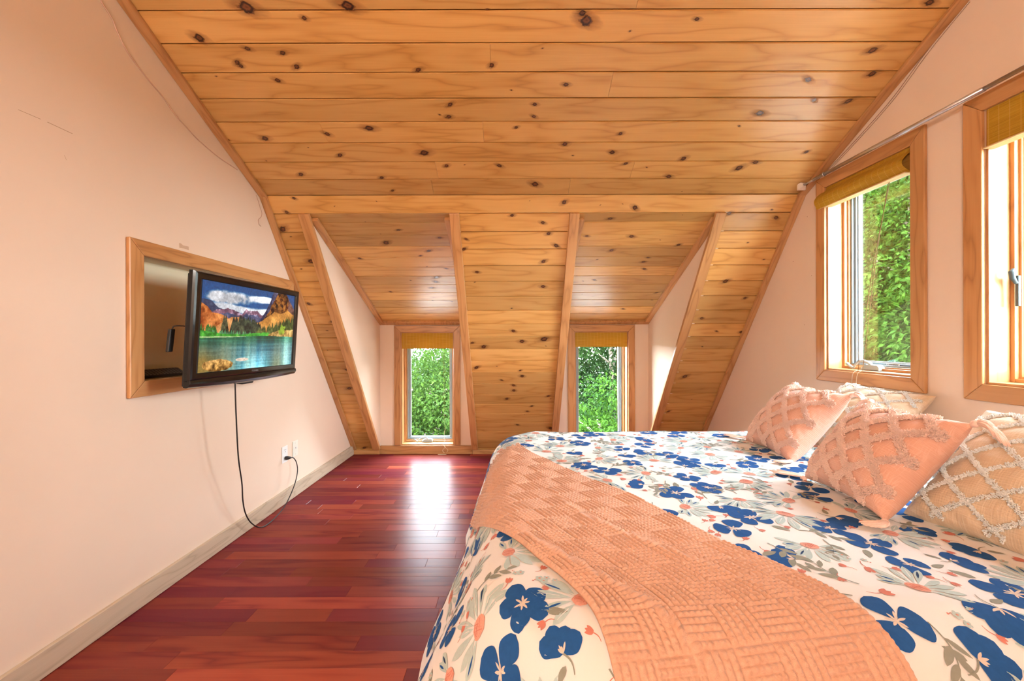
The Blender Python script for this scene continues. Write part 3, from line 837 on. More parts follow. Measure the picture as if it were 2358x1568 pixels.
# ------------------------------------------------------------------ television
tv = empty('television', (-1.45, 2.2, .98), 'black flat television on a wall arm showing a mountain lake', 'television')
C0 = Vector((-1.4236, 2.2025, 1.25))
AW = Vector((.0436, .805, .0)).normalized()
AH = Vector((.0340, 0, .5505)).normalized(); AH = (AH - AW * AH.dot(AW)).normalized()
AN = AW.cross(AH)
MT = Matrix.Identity(4)
for i, v in enumerate((AW, AH, AN)): MT[0][i], MT[1][i], MT[2][i] = v
MT.translation = C0
tp = lambda w, h, n: tuple(MT @ Vector((w, h, n)))
TW, THh = .403, .275
sx0, sx1, sy0, sy1 = -.356, .368, -.198, .238
def frame_piece(mb, prof, pts):
    """sweep a section round a closed loop of (w,h) corners (mitred)"""
    n = len(pts); k = len(prof)
    vs = []
    for i in range(n):
        p, q, r = Vector(pts[i - 1]), Vector(pts[i]), Vector(pts[(i + 1) % n])
        d0, d1 = (q - p).normalized(), (r - q).normalized()
        n0, n1 = Vector((d0.y, -d0.x)), Vector((d1.y, -d1.x))
        m = n0 + n1; m = m / m.dot(n0)
        for o, z in prof: vs.append(tp(q.x + m.x * o, q.y + m.y * o, z))
    fs = []
    for i in range(n):
        a, b = i * k, ((i + 1) % n) * k
        fs += [(a + j, b + j, b + (j + 1) % k, a + (j + 1) % k) for j in range(k)]
    mb.add(vs, fs)
# front frame: inner lip to rounded outer edge; wider at the bottom
mb = MB()
def rect(x0, x1, y0, y1, z0, z1):
    ex = Vector(tp(0, 0, z1)) - Vector(tp(0, 0, z0))
    mb.prism([tp(x0, y0, z0), tp(x1, y0, z0), tp(x1, y1, z0), tp(x0, y1, z0)], ex)
oy = -THh + .040
frame_piece(mb, [(-.036, -.008), (-.034, -.001), (-.014, .0), (-.005, -.003), (0, -.012), (0, -.030), (-.036, -.030)], [(-TW, oy), (TW, oy), (TW, THh), (-TW, THh)])
build_under(mb, 'bezel', [GLOSS], tv)
# curved lower lip
mb = MB(); n = 14
prof = [(-THh + .047, .001), (-THh + .036, .004), (-THh + .020, .0035), (-THh + .006, -.004), (-THh, -.016), (-THh + .002, -.030), (-THh + .047, -.030)]
vs = []
NX = 13
for i in range(NX):
    w = -TW + 2 * TW * i / (NX - 1); arc = .010 * ((2 * i / (NX - 1) - 1) ** 2)
    for h, z in prof: vs.append(tp(w, h + (arc if h < -THh + .03 else 0), z))
k = len(prof)
fs = [(i * k + j, (i + 1) * k + j, (i + 1) * k + (j + 1) % k, i * k + (j + 1) % k) for i in range(NX - 1) for j in range(k)] + [tuple(range(k)), tuple(range((NX - 1) * k, NX * k))]
mb.add(vs, fs, smooth=False)
tag(build_under(mb, 'speaker_lip', [GLOSS], tv, bevel=.002), 'glossy curved lower lip')
mb = MB(); rect(-TW + .018, TW - .018, -THh + .012, THh - .012, -.055, -.030); rect(-TW + .06, TW - .06, -THh + .05, THh - .05, -.085, -.055)
build_under(mb, 'back_housing', [MATTE], tv, bevel=.006)
mb = MB(); rect(-.030, .060, -THh - .014, -THh + .02, -.075, -.030)
build_under(mb, 'sensor_foot', [MATTE], tv, bevel=.008)
mb = MB()
rect(-.02, .26, -.11, .11, -.098, -.085)
mb.obox((-1.60, 2.43, 1.25), (1, 0, 0), (0, 1, 0), (0, 0, 1), .20, .05, .09)
mb.box(XL - ND + .0005, XL - ND + .02, 2.34, 2.54, 1.14, 1.36)
mb.obox((-1.735, 2.43, 1.25), (1, 0, 0), (0, 1, 0), (0, 0, 1), .11, .05, .07)
build_under(mb, 'wall_arm', [MATTE], tv)
mb = MB(); rect(-TW + .030, TW - .030, oy + .030, THh - .030, -.014, -.0065)
build_under(mb, 'panel_rim', [MATTE], tv)

# ---- the picture on the screen
def vnoise(w, h, cells, seed, octaves=4, ax=1.0):
    r = np.random.default_rng(seed); out = np.zeros((h, w)); amp = 1; tot = 0
    yy, xx = np.meshgrid(np.linspace(0, 1, h), np.linspace(0, 1, w), indexing='ij')
    for o in range(octaves):
        cx = max(2, int(cells * 2 ** o)); cy = max(2, int(cells * ax * 2 ** o))
        g = r.random((cy + 2, cx + 2))
        fx, fy = xx * cx, yy * cy
        i, j = fy.astype(int), fx.astype(int)
        u, v = fx - j, fy - i
        u = u * u * (3 - 2 * u); v = v * v * (3 - 2 * v)
        s = g[i, j] * (1 - u) * (1 - v) + g[i, j + 1] * u * (1 - v) + g[i + 1, j] * (1 - u) * v + g[i + 1, j + 1] * u * v
        out += s * amp; tot += amp; amp *= .55
    return out / tot
def lake_picture(w, h):
    V, U = np.meshgrid(np.linspace(0, 1, h), np.linspace(0, 1, w), indexing='ij')   # V up
    n1 = vnoise(w, h, 5, 1, 6, .7); n2 = vnoise(w, h, 14, 2, 5, .6); n3 = vnoise(w, h, 40, 3, 3, .6); n4 = vnoise(w, h, 4, 4, 6, 1.2)
    line = lambda pts, amp=0, sd=9: np.interp(U[0], [p[0] for p in pts], [p[1] for p in pts])[None, :] + amp * (vnoise(w, 2, 18, sd, 5)[0][None, :] - .5)
    A = lambda *c: np.array(c) / 255.0
    img = np.zeros((h, w, 3))
    def put(mask, col):
        mask = np.clip(mask, 0, 1)[..., None]
        img[:] = img * (1 - mask) + col * mask
    sh = lambda x: x[..., None]
    put(np.ones((h, w)), A(24, 92, 160) * sh(1.15 - .35 * V) )
    # clouds
    cl = np.exp(-(((U - .22) / .26) ** 2 + ((V - .84) / .085) ** 2)) * 1.6 + np.exp(-(((U - .62) / .14) ** 2 + ((V - .88) / .04) ** 2)) * 1.3
    m = np.clip((cl * (n1 * 2.6 - .35) - .5) * 2.6, 0, 1)
    put(m, A(150, 152, 158) + sh(np.clip(n1 * 1.6 - .55, 0, .45)) * A(220, 220, 220))
    cl = np.exp(-((V - .725 - .015 * np.sin(U * 9)) / .055) ** 2) * (U > .08) * (U < .64)
    m = np.clip((cl * (n4 * 2.4 - .25) - .4) * 3.0, 0, 1)
    put(m, A(185, 190, 198) + sh(np.clip(n2 - .3, 0, .4)) * A(160, 160, 155))
    # far hills
    put((V < line([(0, .80), (.08, .79), (.14, .72), (.22, .70), (.30, .655), (1, .62)], .02, 5)) * 1.0, A(48, 62, 92) + sh(n3 - .5) * A(60, 60, 60))
    r = line([(0, .60), (.12, .70), (.2, .715), (.3, .70), (.36, .67), (.40, .735), (.44, .71), (.52, .735), (.57, .68), (.7, .60), (1, .55)], .035, 6)
    put((V < r) * 1.0, A(120, 84, 104) + sh(n2 - .5) * A(190, 130, 120) + sh(np.clip(n3 - .55, 0, 1)) * A(330, 330, 330))
    put((V < r - .05) * 1.0, A(70, 78, 112) + sh(n2 - .5) * A(150, 110, 110) + sh(np.clip(n3 - .62, 0, 1)) * A(380, 330, 330))
    # big mountain
    edge = line([(.50, .55), (.56, .62), (.64, .80), (.68, .93), (.71, 1.05), (.84, 1.05), (.90, .93), (.95, .85), (1, .78)], .05, 7)
    mm = (V < edge) & (U > .5)
    rock = A(152, 96, 40) + sh(n2 - .5) * A(330, 230, 110) - sh(np.clip(n3 - .5, 0, 1)) * A(420, 360, 220)
    put(mm * 1.0, rock)
    put((mm & (U < line([(0, 0), (1, 0)])[0][None, :] + .60 + (V - .62) * .42 + .05 * (n2 - .5))) * 1.0, A(60, 62, 92) + sh(n3 - .5) * A(160, 140, 120))
    put((mm & (U > .9)) * .75, A(92, 66, 76) + sh(n3 - .5) * A(200, 170, 150))
    scree = line([(.5, .56), (.6, .63), (.72, .74), (.80, .71), (.9, .78), (1, .70)], .04, 8)
    put((V < scree) & (U > .5), A(205, 140, 66) + sh(n2 - .5) * A(130, 110, 70))
    # left hills
    hl = line([(0, .76), (.05, .72), (.09, .66), (.16, .655), (.22, .62), (.32, .52), (1, .4)], .02, 11)
    put((V < hl) * 1.0, A(196, 112, 56) + sh(n2 - .5) * A(220, 190, 130) - sh(np.clip(n3 - .55, 0, 1)) * A(250, 180, 120))
    hl = line([(.0, .42), (.12, .50), (.18, .56), (.26, .625), (.33, .63), (.40, .585), (.48, .50), (.55, .42), (1, .4)], .01, 12)
    put((V < hl) * 1.0, A(216, 150, 92) + sh(n2 - .5) * A(150, 150, 120) - sh(np.clip(n3 - .6, 0, 1)) * A(200, 120, 120))
    # conifers: columns of random height
    def conifers(base, top, col, jag, sd, lo_, hi_):
        r = np.random.default_rng(sd)
        hgt = np.interp(U[0], [p[0] for p in top], [p[1] for p in top])
        lim = np.zeros(w)
        for c in r.uniform(lo_, hi_, int((hi_ - lo_) * 210)):
            tt = np.interp(c, [p[0] for p in top], [p[1] for p in top]) - r.random() * jag
            lim = np.maximum(lim, tt - np.abs(U[0] - c) * (5 + 6 * r.random()))
        put((V < lim[None, :]) & (V > base), col + sh(n3 - .5) * A(110, 110, 70) + sh(n2 - .5) * A(70, 60, 40))
    conifers(.40, [(.26, .66), (.45, .66), (.55, .60), (.6, .56)], A(52, 62, 48), .05, 21, .28, .62)
    conifers(.40, [(.5, .50), (.6, .56), (.75, .62), (.85, .68), (1, .74)], A(74, 84, 40), .09, 22, .5, 1.0)
    conifers(.40, [(.15, .66), (.24, .66)], A(52, 56, 40), .03, 23, .19, .22)
    conifers(.40, [(0, .55), (.14, .54), (.25, .50), (.4, .48), (.5, .47)], A(48, 108, 44), .07, 24, 0, .14)
    conifers(.38, [(.1, .48), (.3, .48), (.5, .47), (.7, .45)], A(74, 140, 92), .05, 25, .1, .55)
    put((V < line([(0, .46), (.15, .43), (.35, .42), (.5, .44), (.66, .455), (.72, .40)], .012, 13)) & (U < .74), A(62, 158, 50) + sh(n3 - .5) * A(120, 150, 60))
    put((V < line([(.6, .38), (.7, .45), (.82, .50), (1, .50)], .03, 14)) & (U > .66), A(190, 150, 84) + sh(n3 - .5) * A(230, 200, 150))
    put(((V > .43) & (((U - .83) / .05) ** 2 + ((V - .49) / .08) ** 2 < .5 + 1.6 * (n3 - .35))) * .9, A(126, 160, 44) + sh(n2 - .5) * A(120, 120, 40))
    put(((np.abs(V - (.385 + .02 * U)) < .006) & (U < .66)) * .7, A(215, 215, 180))
    # water
    wl = line([(0, .37), (.3, .39), (.6, .41), (1, .40)], .0)
    wm = V < wl
    sv = vnoise(w, 2, 9, 31, 4)[0][None, :] ; sv2 = vnoise(w, 2, 26, 32, 3)[0][None, :]; rip = vnoise(w, h, 3, 33, 5, 22)
    D = np.clip((wl - V) / .4, 0, 1)
    wc = A(78, 140, 150) * np.ones((h, w, 1)) + sh((sv - .5) + 0 * V) * A(120, 90, 40) + sh((sv2 - .5) + 0 * V) * A(90, 60, 40) + sh(rip - .5) * A(70, 80, 80)
    wc = wc * sh(.72 + .45 * D) + sh(np.exp(-((U - .55) / .12) ** 2) * D ** 2) * A(90, 110, 110)
    wc = wc + sh(np.exp(-((U - .9) / .05) ** 2)) * A(60, 80, 80) - sh(np.exp(-((D) / .25) ** 2)) * A(40, 10, 40)
    og = np.clip(1.15 - U * 3.2, 0, 1) * np.clip(D * 1.6, 0, 1)
    wc = wc * sh(1 - og * .8) + sh(og * .8) * A(150, 104, 30)
    og = np.exp(-((U - .78) / .1) ** 2) * D * .6
    wc = wc * sh(1 - og) + sh(og) * A(150, 130, 70)
    put(wm * 1.0, wc)
    rk = ((U - .16) / .135) ** 2 + ((V - .065) / .068) ** 2 + (n3 - .5) * .5
    put((rk < 1) * 1.0, A(170, 124, 62) + sh(n3 - .5) * A(300, 240, 160) + sh(V - .06) * A(700, 600, 500))
    rk = ((U - .385) / .065) ** 2 + ((V - .115) / .022) ** 2
    put((rk < 1) * 1.0, A(222, 204, 184)); 
    put((U > .985) * 1.0, A(4, 4, 6) * np.ones((h, w, 1)))
    img = img * sh(.86 + .28 * vnoise(w, h, 90, 51, 2, .6))
    return np.clip(img, 0, 1) ** 2.2
WPX, HPX = 420, 240
img = lake_picture(WPX, HPX)
us = np.linspace(sx0, sx1, WPX + 1); vs_ = np.linspace(sy0, sy1, HPX + 1)
VV, UU = np.meshgrid(vs_, us, indexing='ij')
loc = np.stack([UU.ravel(), VV.ravel(), np.full(UU.size, -.005)], 1)
R3 = np.array(MT.to_3x3()); Vw = loc @ R3.T + np.array(C0)
n = NT('screen_picture')
n.bsdf((.01, .01, .01), .25, .5, emit=n.attr('pic', 'Color'), emit_s=1.0)
SCREEN = n.mat
colr = np.concatenate([img.reshape(-1, 3), np.ones((WPX * HPX, 1))], 1)
mesh_np('screen', Vw, gridfaces(HPX + 1, WPX + 1), SCREEN, tv, attrs=[('pic', 'FLOAT_COLOR', 'FACE', colr)], smooth=False)
text_mesh('TOSHIBA', .013, MT @ Matrix.Translation((.02, -.213, .0008)), plain('logo_silver', (.20, .20, .20), .4), tv, 'logo')

# power cord with its plug
CP = [(-1.47, 2.113, 0.985), (-1.48, 2.134, 0.814), (-1.5, 2.18, 0.568), (-1.53, 2.252, 0.399), (-1.56, 2.304, 0.281), (-1.59, 2.371, 0.176), (-1.6, 2.441, 0.085), (-1.6, 2.534, 0.016), (-1.6, 2.648, 0.006), (-1.61, 2.818, 0.036), (-1.62, 2.953, 0.124), (-1.625, 3.01, 0.212), (-1.63, 3.007, 0.282), (-1.640, 2.984, 0.325), (-1.648, 2.955, .335)]
root = empty('power_cord', (-1.6, 2.6, 0), 'black power cord looping from the television to the wall outlet', 'power cord')
mb = MB(); mb.tube(crom(CP, 110), .0036, 8); build_under(mb, 'cable', [RUBBER], root)
mb = MB(); mb.tube([(-1.6775, 2.945, .336), (-1.667, 2.945, .336), (-1.655, 2.952, .335), (-1.645, 2.962, .334)], [.013, .014, .011, .006], 12); build_under(mb, 'plug', [RUBBER], root)

# wall plates
def wall_plate(name, y, z, label, cat, col, jack):
    root = empty(name, (XL, y, z), label, cat)
    mb = MB(); mb.box(XL + .0005, XL + .007, y - .036, y + .036, z - .060, z + .060)
    build_under(mb, 'cover_plate', [col], root, bevel=.004)
    if jack:
        mb = MB(); mb.tube([(XL + .006, y, z + .006), (XL + .013, y, z + .006)], .0055, 12); build_under(mb, 'jack', [STEEL], root)
        for dz in (.042, -.042):
            mb = MB(); mb.tube([(XL + .006, y, z + dz), (XL + .0082, y, z + dz)], .0035, 10)
            build_under(mb, 'screw', [IVORY], root)
    else:
        for dz in (.0275, -.0275):
            mb = MB(); mb.box(XL + .006, XL + .0088, y - .017, y + .017, z + dz - .018, z + dz + .018)
            r = build_under(mb, 'receptacle', [WHITE], root, bevel=.003)
            if dz > 0:
                mb = MB()
                for dy, h in ((-.0065, .009), (.0065, .007)): mb.box(XL + .0086, XL + .0092, y + dy - .0012, y + dy + .0012, z + dz + .002, z + dz + .002 + h)
                mb.box(XL + .0086, XL + .0092, y - .0025, y + .0025, z + dz - .011, z + dz - .006)
                build_under(mb, 'slot', [DARK], r)
    return root
wall_plate('wall_outlet', 2.95, .362, 'white duplex outlet with the black plug in it', 'wall outlet', WHITE, False)
wall_plate('cable_jack', 3.093, .367, 'ivory cable jack plate right of the outlet', 'wall plate', IVORY, True)

# small keyboard on the niche ledge
root = empty('mini_keyboard', (XL - .05, 1.95, NZ0), 'small black keyboard remote lying on the niche ledge', 'keyboard')
KM = plane_matrix((XL - .035, 1.962, NZ0 + .004), (.18, 1, 0), (-.98, .16, .55))
kp = lambda a, b, c: tuple(KM @ Vector((a, b, c)))
mb = MB()
mb.prism([kp(-.115, -.004, 0), kp(.115, -.004, 0), kp(.115, .060, 0), kp(-.115, .060, 0)], KM.to_3x3() @ Vector((0, 0, .017)))
body = build_under(mb, 'body', [MATTE], root, bevel=.007)
mb = MB()
for i in range(14):
    for j in range(5):
        a, b = -.103 + i * .0158, .004 + j * .0108
        mb.prism([kp(a - .0058, b - .0035, .0172), kp(a + .0058, b - .0035, .0172), kp(a + .0058, b + .0035, .0172), kp(a - .0058, b + .0035, .0172)], KM.to_3x3() @ Vector((0, 0, .0015)))
build_under(mb, 'keys', [KEYS], root)
# adapter dangling on its lead from the TV
root = empty('cable_adapter', (-1.50, 1.79, 1.2), 'black stick adapter dangling on a short lead behind the television', 'adapter')
mb = MB(); mb.obox((-1.557, 1.815, 1.205), (-.05, -.08, -1), (0, 1, .0), (1, 0, 0), .105, .026, .014)
build_under(mb, 'body', [MATTE], root, bevel=.003)
mb = MB(); mb.tube(crom([(-1.515, 1.87, 1.268), (-1.525, 1.845, 1.272), (-1.548, 1.825, 1.270), (-1.554, 1.820, 1.253)], 18), .0025, 8)
build_under(mb, 'lead', [RUBBER], root)

# ------------------------------------------------------------------ bed
ZT = .640; XF, YN, YFAR = .03, .85, 2.42; RC, RB, TM = .16, .15, 1.25
HEAD = 1.93; QL = .60
def sn(s, t, fr, seed, k=5):
    r = np.random.default_rng(seed); o = 0
    for _ in range(k):
        a = r.uniform(0, 2 * PI); f = fr * r.uniform(.6, 1.5); p = r.uniform(0, 2 * PI)
        o = o + np.sin(f * (s * math.cos(a) + t * math.sin(a)) + p)
    return o / k
def ridge(s, t, ang, fr, seed):
    a = math.cos(ang) * s + math.sin(ang) * t
    w = a * fr + 1.6 * sn(s, t, 4.0, seed)
    return (1 - np.abs(np.sin(w))) ** 4
def bed_base(s, t, lift=0.0):
    cx0, cy0, cy1 = XF + RC, YN + RC, YFAR - RC
    nx = np.maximum(s, cx0); ny = np.clip(t, cy0, cy1)
    dx, dy = s - nx, t - ny
    D = np.hypot(dx, dy); Dm = np.maximum(D, 1e-6)
    ux, uy = dx / Dm, dy / Dm
    q = np.maximum(D - RC, 0)
    th = np.minimum(q / RB, TM); ex = np.maximum(q - RB * TM, 0)
    h = RB * np.sin(th) + ex * math.cos(TM); v = RB * (1 - np.cos(th)) + ex * math.sin(TM)
    h = h + ex * .22 * np.clip((1.75 - t) / .8, 0, 1) * np.abs(ux)
    rad = np.minimum(D, RC) + h
    drop = np.clip(q / .35, 0, 1)
    w = .0060 * sn(s, t, 9, 3) + .0030 * sn(s, t, 24, 4)
    w = w + .009 * ridge(s, t, .5, 14, 8) * np.clip(sn(s, t, 5, 9) + .35, 0, 1)
    fold = np.abs(uy) * np.sin(17 * s + 2.2 * sn(s, t, 5, 12)) + np.abs(ux) * np.sin(15 * t + 2.0 * sn(s, t, 5, 13))
    w = w + drop * .011 * fold
    # pull folds near the front edge towards the head end
    w = w + .012 * np.exp(-((t - (.80 - .35 * (s - 1.0))) / .035) ** 2) * np.clip((s - .75) * 3, 0, 1) * np.clip((1.5 - s) * 3, 0, 1)
    w = w + lift
    sth, cth = np.sin(th), np.cos(th)
    x = nx + ux * rad + ux * sth * w; y = ny + uy * rad + uy * sth * w; z = ZT - v + cth * w
    return np.stack([x, y, z], -1)
def bed_P(s, t, lift=0.0):
    s = np.asarray(s, float); t = np.asarray(t, float)
    P = bed_base(s, t)
    if np.isscalar(lift) and lift == 0: return P
    e = .004
    du = bed_base(s + e, t) - bed_base(s - e, t); dv = bed_base(s, t + e) - bed_base(s, t - e)
    N = np.cross(du, dv); N /= np.maximum(np.linalg.norm(N, axis=-1, keepdims=True), 1e-9)
    return P + N * np.asarray(lift)[..., None]

# grid in cloth coordinates, corners squeezed so that the hem keeps one length
step = .0125
sa = np.arange(XF + RC - RC - QL, HEAD + 1e-6, step); ta = np.arange(YN - QL, YFAR + QL + 1e-6, step)
S, T = np.meshgrid(sa, ta, indexing='ij')
cx0, cy0, cy1 = XF + RC, YN + RC, YFAR - RC
def squeeze(S, T):
    a = np.minimum(S - cx0, 0); b = np.where(T < cy0, T - cy0, np.where(T > cy1, T - cy1, 0))
    r = np.maximum(np.abs(a), np.abs(b)); l = np.hypot(a, b)
    k = np.where(l > 1e-9, r / np.maximum(l, 1e-9), 1)
    both = (a < 0) & (b != 0)
    return np.where(both, cx0 + a * k, S), np.where(both, (T - b) + b * k, T)
S2, T2 = squeeze(S, T)
PV = bed_P(S2, T2)
duv_V = [PV.reshape(-1, 3)]; duv_F = [gridfaces(*S.shape)]; duv_M = [np.zeros(len(duv_F[0]), int)]
gr_all = [np.stack([S2.ravel(), T2.ravel(), np.zeros(S.size)], 1)]
# the print: petals, daisies, sprigs and buds as flat shapes lying in the cloth
NAVY, STEM, TEAL, CORAL, REDB, CREAM, INKM = 1, 2, 3, 4, 5, 6, 7
pr_rng = random.Random(42)
prints = []      # (outline pts, centre, mat, layer)
EID = [0]
def blob(cx, cy, ang, ln, wd, mat, layer, pw=.75, notch=0, jit=.06, n=14, rd=.75):
    out = []
    r = pr_rng
    ph = r.random() * 6
    for side in (1, -1):
        for i in range(n // 2):
            u = i / (n // 2) if side == 1 else 1 - i / (n // 2)
            ww = wd * .5 * (math.sin(PI * min(1, max(0, u)) ** pw) ** rd if 0 < u < 1 else 0)
            x = u * ln; yv = side * ww * (1 + jit * math.sin(7 * u + ph + side))
            if notch and u > .93: x -= notch * ln
            out.append((cx + x * math.cos(ang) - yv * math.sin(ang), cy + x * math.sin(ang) + yv * math.cos(ang)))
    c = (cx + .55 * ln * math.cos(ang), cy + .55 * ln * math.sin(ang))
    prints.append((out, c, mat, layer + .12 * (EID[0] % 6)))
def disc(cx, cy, ra, rb, ang, mat, layer, n=14, jit=.08):
    out = []
    for i in range(n):
        a = 2 * PI * i / n; k = 1 + pr_rng.uniform(-jit, jit)
        x, y = ra * k * math.cos(a), rb * k * math.sin(a)
        out.append((cx + x * math.cos(ang) - y * math.sin(ang), cy + x * math.sin(ang) + y * math.cos(ang)))
    prints.append((out, (cx, cy), mat, layer + .12 * (EID[0] % 6)))
def stroke(x0, y0, x1, y1, w, mat, layer, bend=0):
    ang = math.atan2(y1 - y0, x1 - x0); L = math.hypot(x1 - x0, y1 - y0)
    n = 6; up_, dn = [], []
    for i in range(n + 1):
        u = i / n; o = bend * math.sin(PI * u); ww = w * .5 * (1 - .5 * u)
        for lst, sg in ((up_, 1), (dn, -1)):
            lst.append((x0 + (u * L) * math.cos(ang) - (o + sg * ww) * math.sin(ang), y0 + (u * L) * math.sin(ang) + (o + sg * ww) * math.cos(ang)))
    for i in range(n):
        q = [up_[i], up_[i + 1], dn[i + 1], dn[i]]
        prints.append((q, (sum(p[0] for p in q) / 4, sum(p[1] for p in q) / 4), mat, layer + .12 * (EID[0] % 6)))
def poppy(x, y, sc, ang):
    k = pr_rng.choice([3, 4, 4, 5]); r = pr_rng
    kind = r.random()
    if kind < .6:
        a = ang
        for i in range(k):
            a += 2 * PI / k * r.uniform(.85, 1.15)
            blob(x + .005 * math.cos(a), y + .005 * math.sin(a), a, sc * r.uniform(.44, .60), sc * r.uniform(.44, .56) * (4.2 / (k + .6)) ** .6, NAVY, 1, 1.25, 0, .10, 26, .52)
        cxy = (x, y)
    else:       # seen from the side: a fan of petals
        for i, da in enumerate((-.95, -.32, .32, .95)):
            blob(x, y, ang + da, sc * r.uniform(.52, .68), sc * .42, NAVY, 1, 1.2, 0, .10, 26, .52)
        cxy = (x, y)
        stroke(x, y, x - .4 * sc * math.cos(ang + .4), y - .4 * sc * math.sin(ang + .4), .004, STEM, 2, .006)
        blob(x - .2 * sc * math.cos(ang), y - .2 * sc * math.sin(ang), ang + 2.4, sc * .35, sc * .13, STEM, 1)
    for i in range(7):
        a = ang + i * 2 * PI / 7 + r.uniform(-.2, .2) if kind < .6 else ang + r.uniform(-.9, .9)
        blob(cxy[0], cxy[1], a, sc * r.uniform(.13, .22), sc * .045, CREAM, 2, 1.2)
    if kind < .5 and r.random() < .5:
        a = ang + r.uniform(0, 6.28)
        blob(x + sc * .55 * math.cos(a), y + sc * .55 * math.sin(a), a + .4, sc * .42, sc * .17, STEM, 1)
def daisy(x, y, sc, ang):
    r = pr_rng
    disc(x, y, sc * .16, sc * .12, ang + PI / 2, CORAL, 2)
    for i in range(9):
        stroke(x + r.uniform(-.12, .12) * sc, y + r.uniform(-.1, .1) * sc, x + r.uniform(-.14, .14) * sc, y + r.uniform(-.12, .12) * sc, .0022, REDB, 3)
    n = 10
    for i in range(n):
        a = ang + (-1.75 + 3.5 * i / (n - 1)) + r.uniform(-.12, .12)
        L = sc * r.uniform(.42, .62) * (1.0 if abs(a - ang) < 1.2 else .8)
        q = (x + sc * .15 * math.cos(a), y + sc * .14 * math.sin(a))
        blob(q[0], q[1], a, L, sc * r.uniform(.10, .17), TEAL, 1, 1.5)
        if r.random() < .40:
            blob(q[0] + .35 * L * math.cos(a), q[1] + .35 * L * math.sin(a), a + .06, L * .5, sc * .035, NAVY if r.random() < .6 else INKM, 2, 1.0)
        elif r.random() < .5:
            stroke(q[0] + .3 * L * math.cos(a), q[1] + .3 * L * math.sin(a), q[0] + .8 * L * math.cos(a), q[1] + .8 * L * math.sin(a), .0022, 0, 2)
def sprig(x, y, sc, ang):
    r = pr_rng
    ex, ey = x + sc * math.cos(ang), y + sc * math.sin(ang)
    stroke(x, y, ex, ey, .0038, STEM, 1, sc * .12)
    for i, (u, sg) in enumerate(((.3, 1), (.45, -1), (.62, 1), (.78, -1), (.98, .15))):
        bx, by = x + u * sc * math.cos(ang) - .12 * sc * math.sin(PI * u) * math.sin(ang), y + u * sc * math.sin(ang) + .12 * sc * math.sin(PI * u) * math.cos(ang)
        blob(bx, by, ang + sg * r.uniform(.6, 1.0), sc * r.uniform(.36, .5), sc * r.uniform(.12, .18), STEM, 1, .9)
def bud(x, y, sc, ang):
    for d in (-.45, 0, .45): blob(x, y, ang + d, sc, sc * .48, REDB, 1, .8)
    stroke(x, y, x - sc * 1.1 * math.cos(ang - .4), y - sc * 1.1 * math.sin(ang - .4), .0025, REDB, 1, .003)
def posy(x, y, sc):
    r = pr_rng
    for _ in range(r.choice([2, 3, 4])):
        a, d = r.random() * 6.28, r.uniform(.3, 1.3) * sc
        px, py = x + d * math.cos(a), y + d * math.sin(a); q = sc * r.uniform(.28, .45)
        for i in range(5):
            b = i * 2 * PI / 5 + a
            disc(px + q * .55 * math.cos(b), py + q * .55 * math.sin(b), q * .48, q * .40, b, TEAL, 1, 8)
        disc(px, py, q * .30, q * .26, 0, CORAL, 2, 8)
        if r.random() < .6: bud(px + q * 1.5 * math.cos(a), py + q * 1.5 * math.sin(a), q * .5, a)
# scatter with elbow room
s_lo, s_hi, t_lo, t_hi = XF - QL + .05, HEAD - .13, YN - QL + .06, YFAR + QL - .06
placed = []
def inside(x, y):
    a = min(x - cx0, 0); b = y - cy0 if y < cy0 else (y - cy1 if y > cy1 else 0)
    return math.hypot(a, b) < RC + QL - .07
def scatter(rad, tries, fn):
    for _ in range(tries):
        x, y = pr_rng.uniform(s_lo, s_hi), pr_rng.uniform(t_lo, t_hi)
        if not inside(x, y): continue
        if all((x - a) ** 2 + (y - b) ** 2 > (rad + c) ** 2 for a, b, c in placed):
            EID[0] += 1; placed.append((x, y, rad)); fn(x, y)
for k in range(74): scatter(.062, 3, lambda x, y: daisy(x, y, pr_rng.uniform(.13, .165), pr_rng.uniform(0, 6.28)))
for k in range(560): scatter(.0485, 6, lambda x, y: poppy(x, y, pr_rng.uniform(.088, .118), pr_rng.uniform(0, 6.28)))
for k in range(420): scatter(.027, 6, lambda x, y: sprig(x - .02, y - .02, pr_rng.uniform(.075, .10), pr_rng.uniform(0, 6.28)))
for k in range(480): scatter(.020, 6, lambda x, y: (posy(x, y, .024) if pr_rng.random() < .6 else bud(x, y, .026, pr_rng.uniform(0, 6.28))))
for k in range(420): scatter(.011, 6, lambda x, y: bud(x, y, .018, pr_rng.uniform(0, 6.28)))
pst, pl_, pf, pm = [], [], [], []
for out, c, m, layer in prints:
    b = len(pst); n = len(out)
    pst.append(c); pl_.append(layer)
    if n <= 5:
        pst.extend(out); pl_.extend([layer] * n)
        pf += [(b, b + 1 + i, b + 1 + (i + 1) % n) for i in range(n)]; pm += [m] * n
    else:
        pst.extend([((c[0] + p[0]) / 2, (c[1] + p[1]) / 2) for p in out]); pst.extend(out); pl_.extend([layer] * (2 * n))
        pf += [(b, b + 1 + i, b + 1 + (i + 1) % n) for i in range(n)]; pm += [m] * n
        for i in range(n):
            j = (i + 1) % n
            pf += [(b + 1 + i, b + 1 + n + i, b + 1 + n + j), (b + 1 + i, b + 1 + n + j, b + 1 + j)]; pm += [m, m]
pst = np.array(pst); lift = .0006 + .0006 * np.array(pl_)
PP = bed_P(pst[:, 0], pst[:, 1], lift)
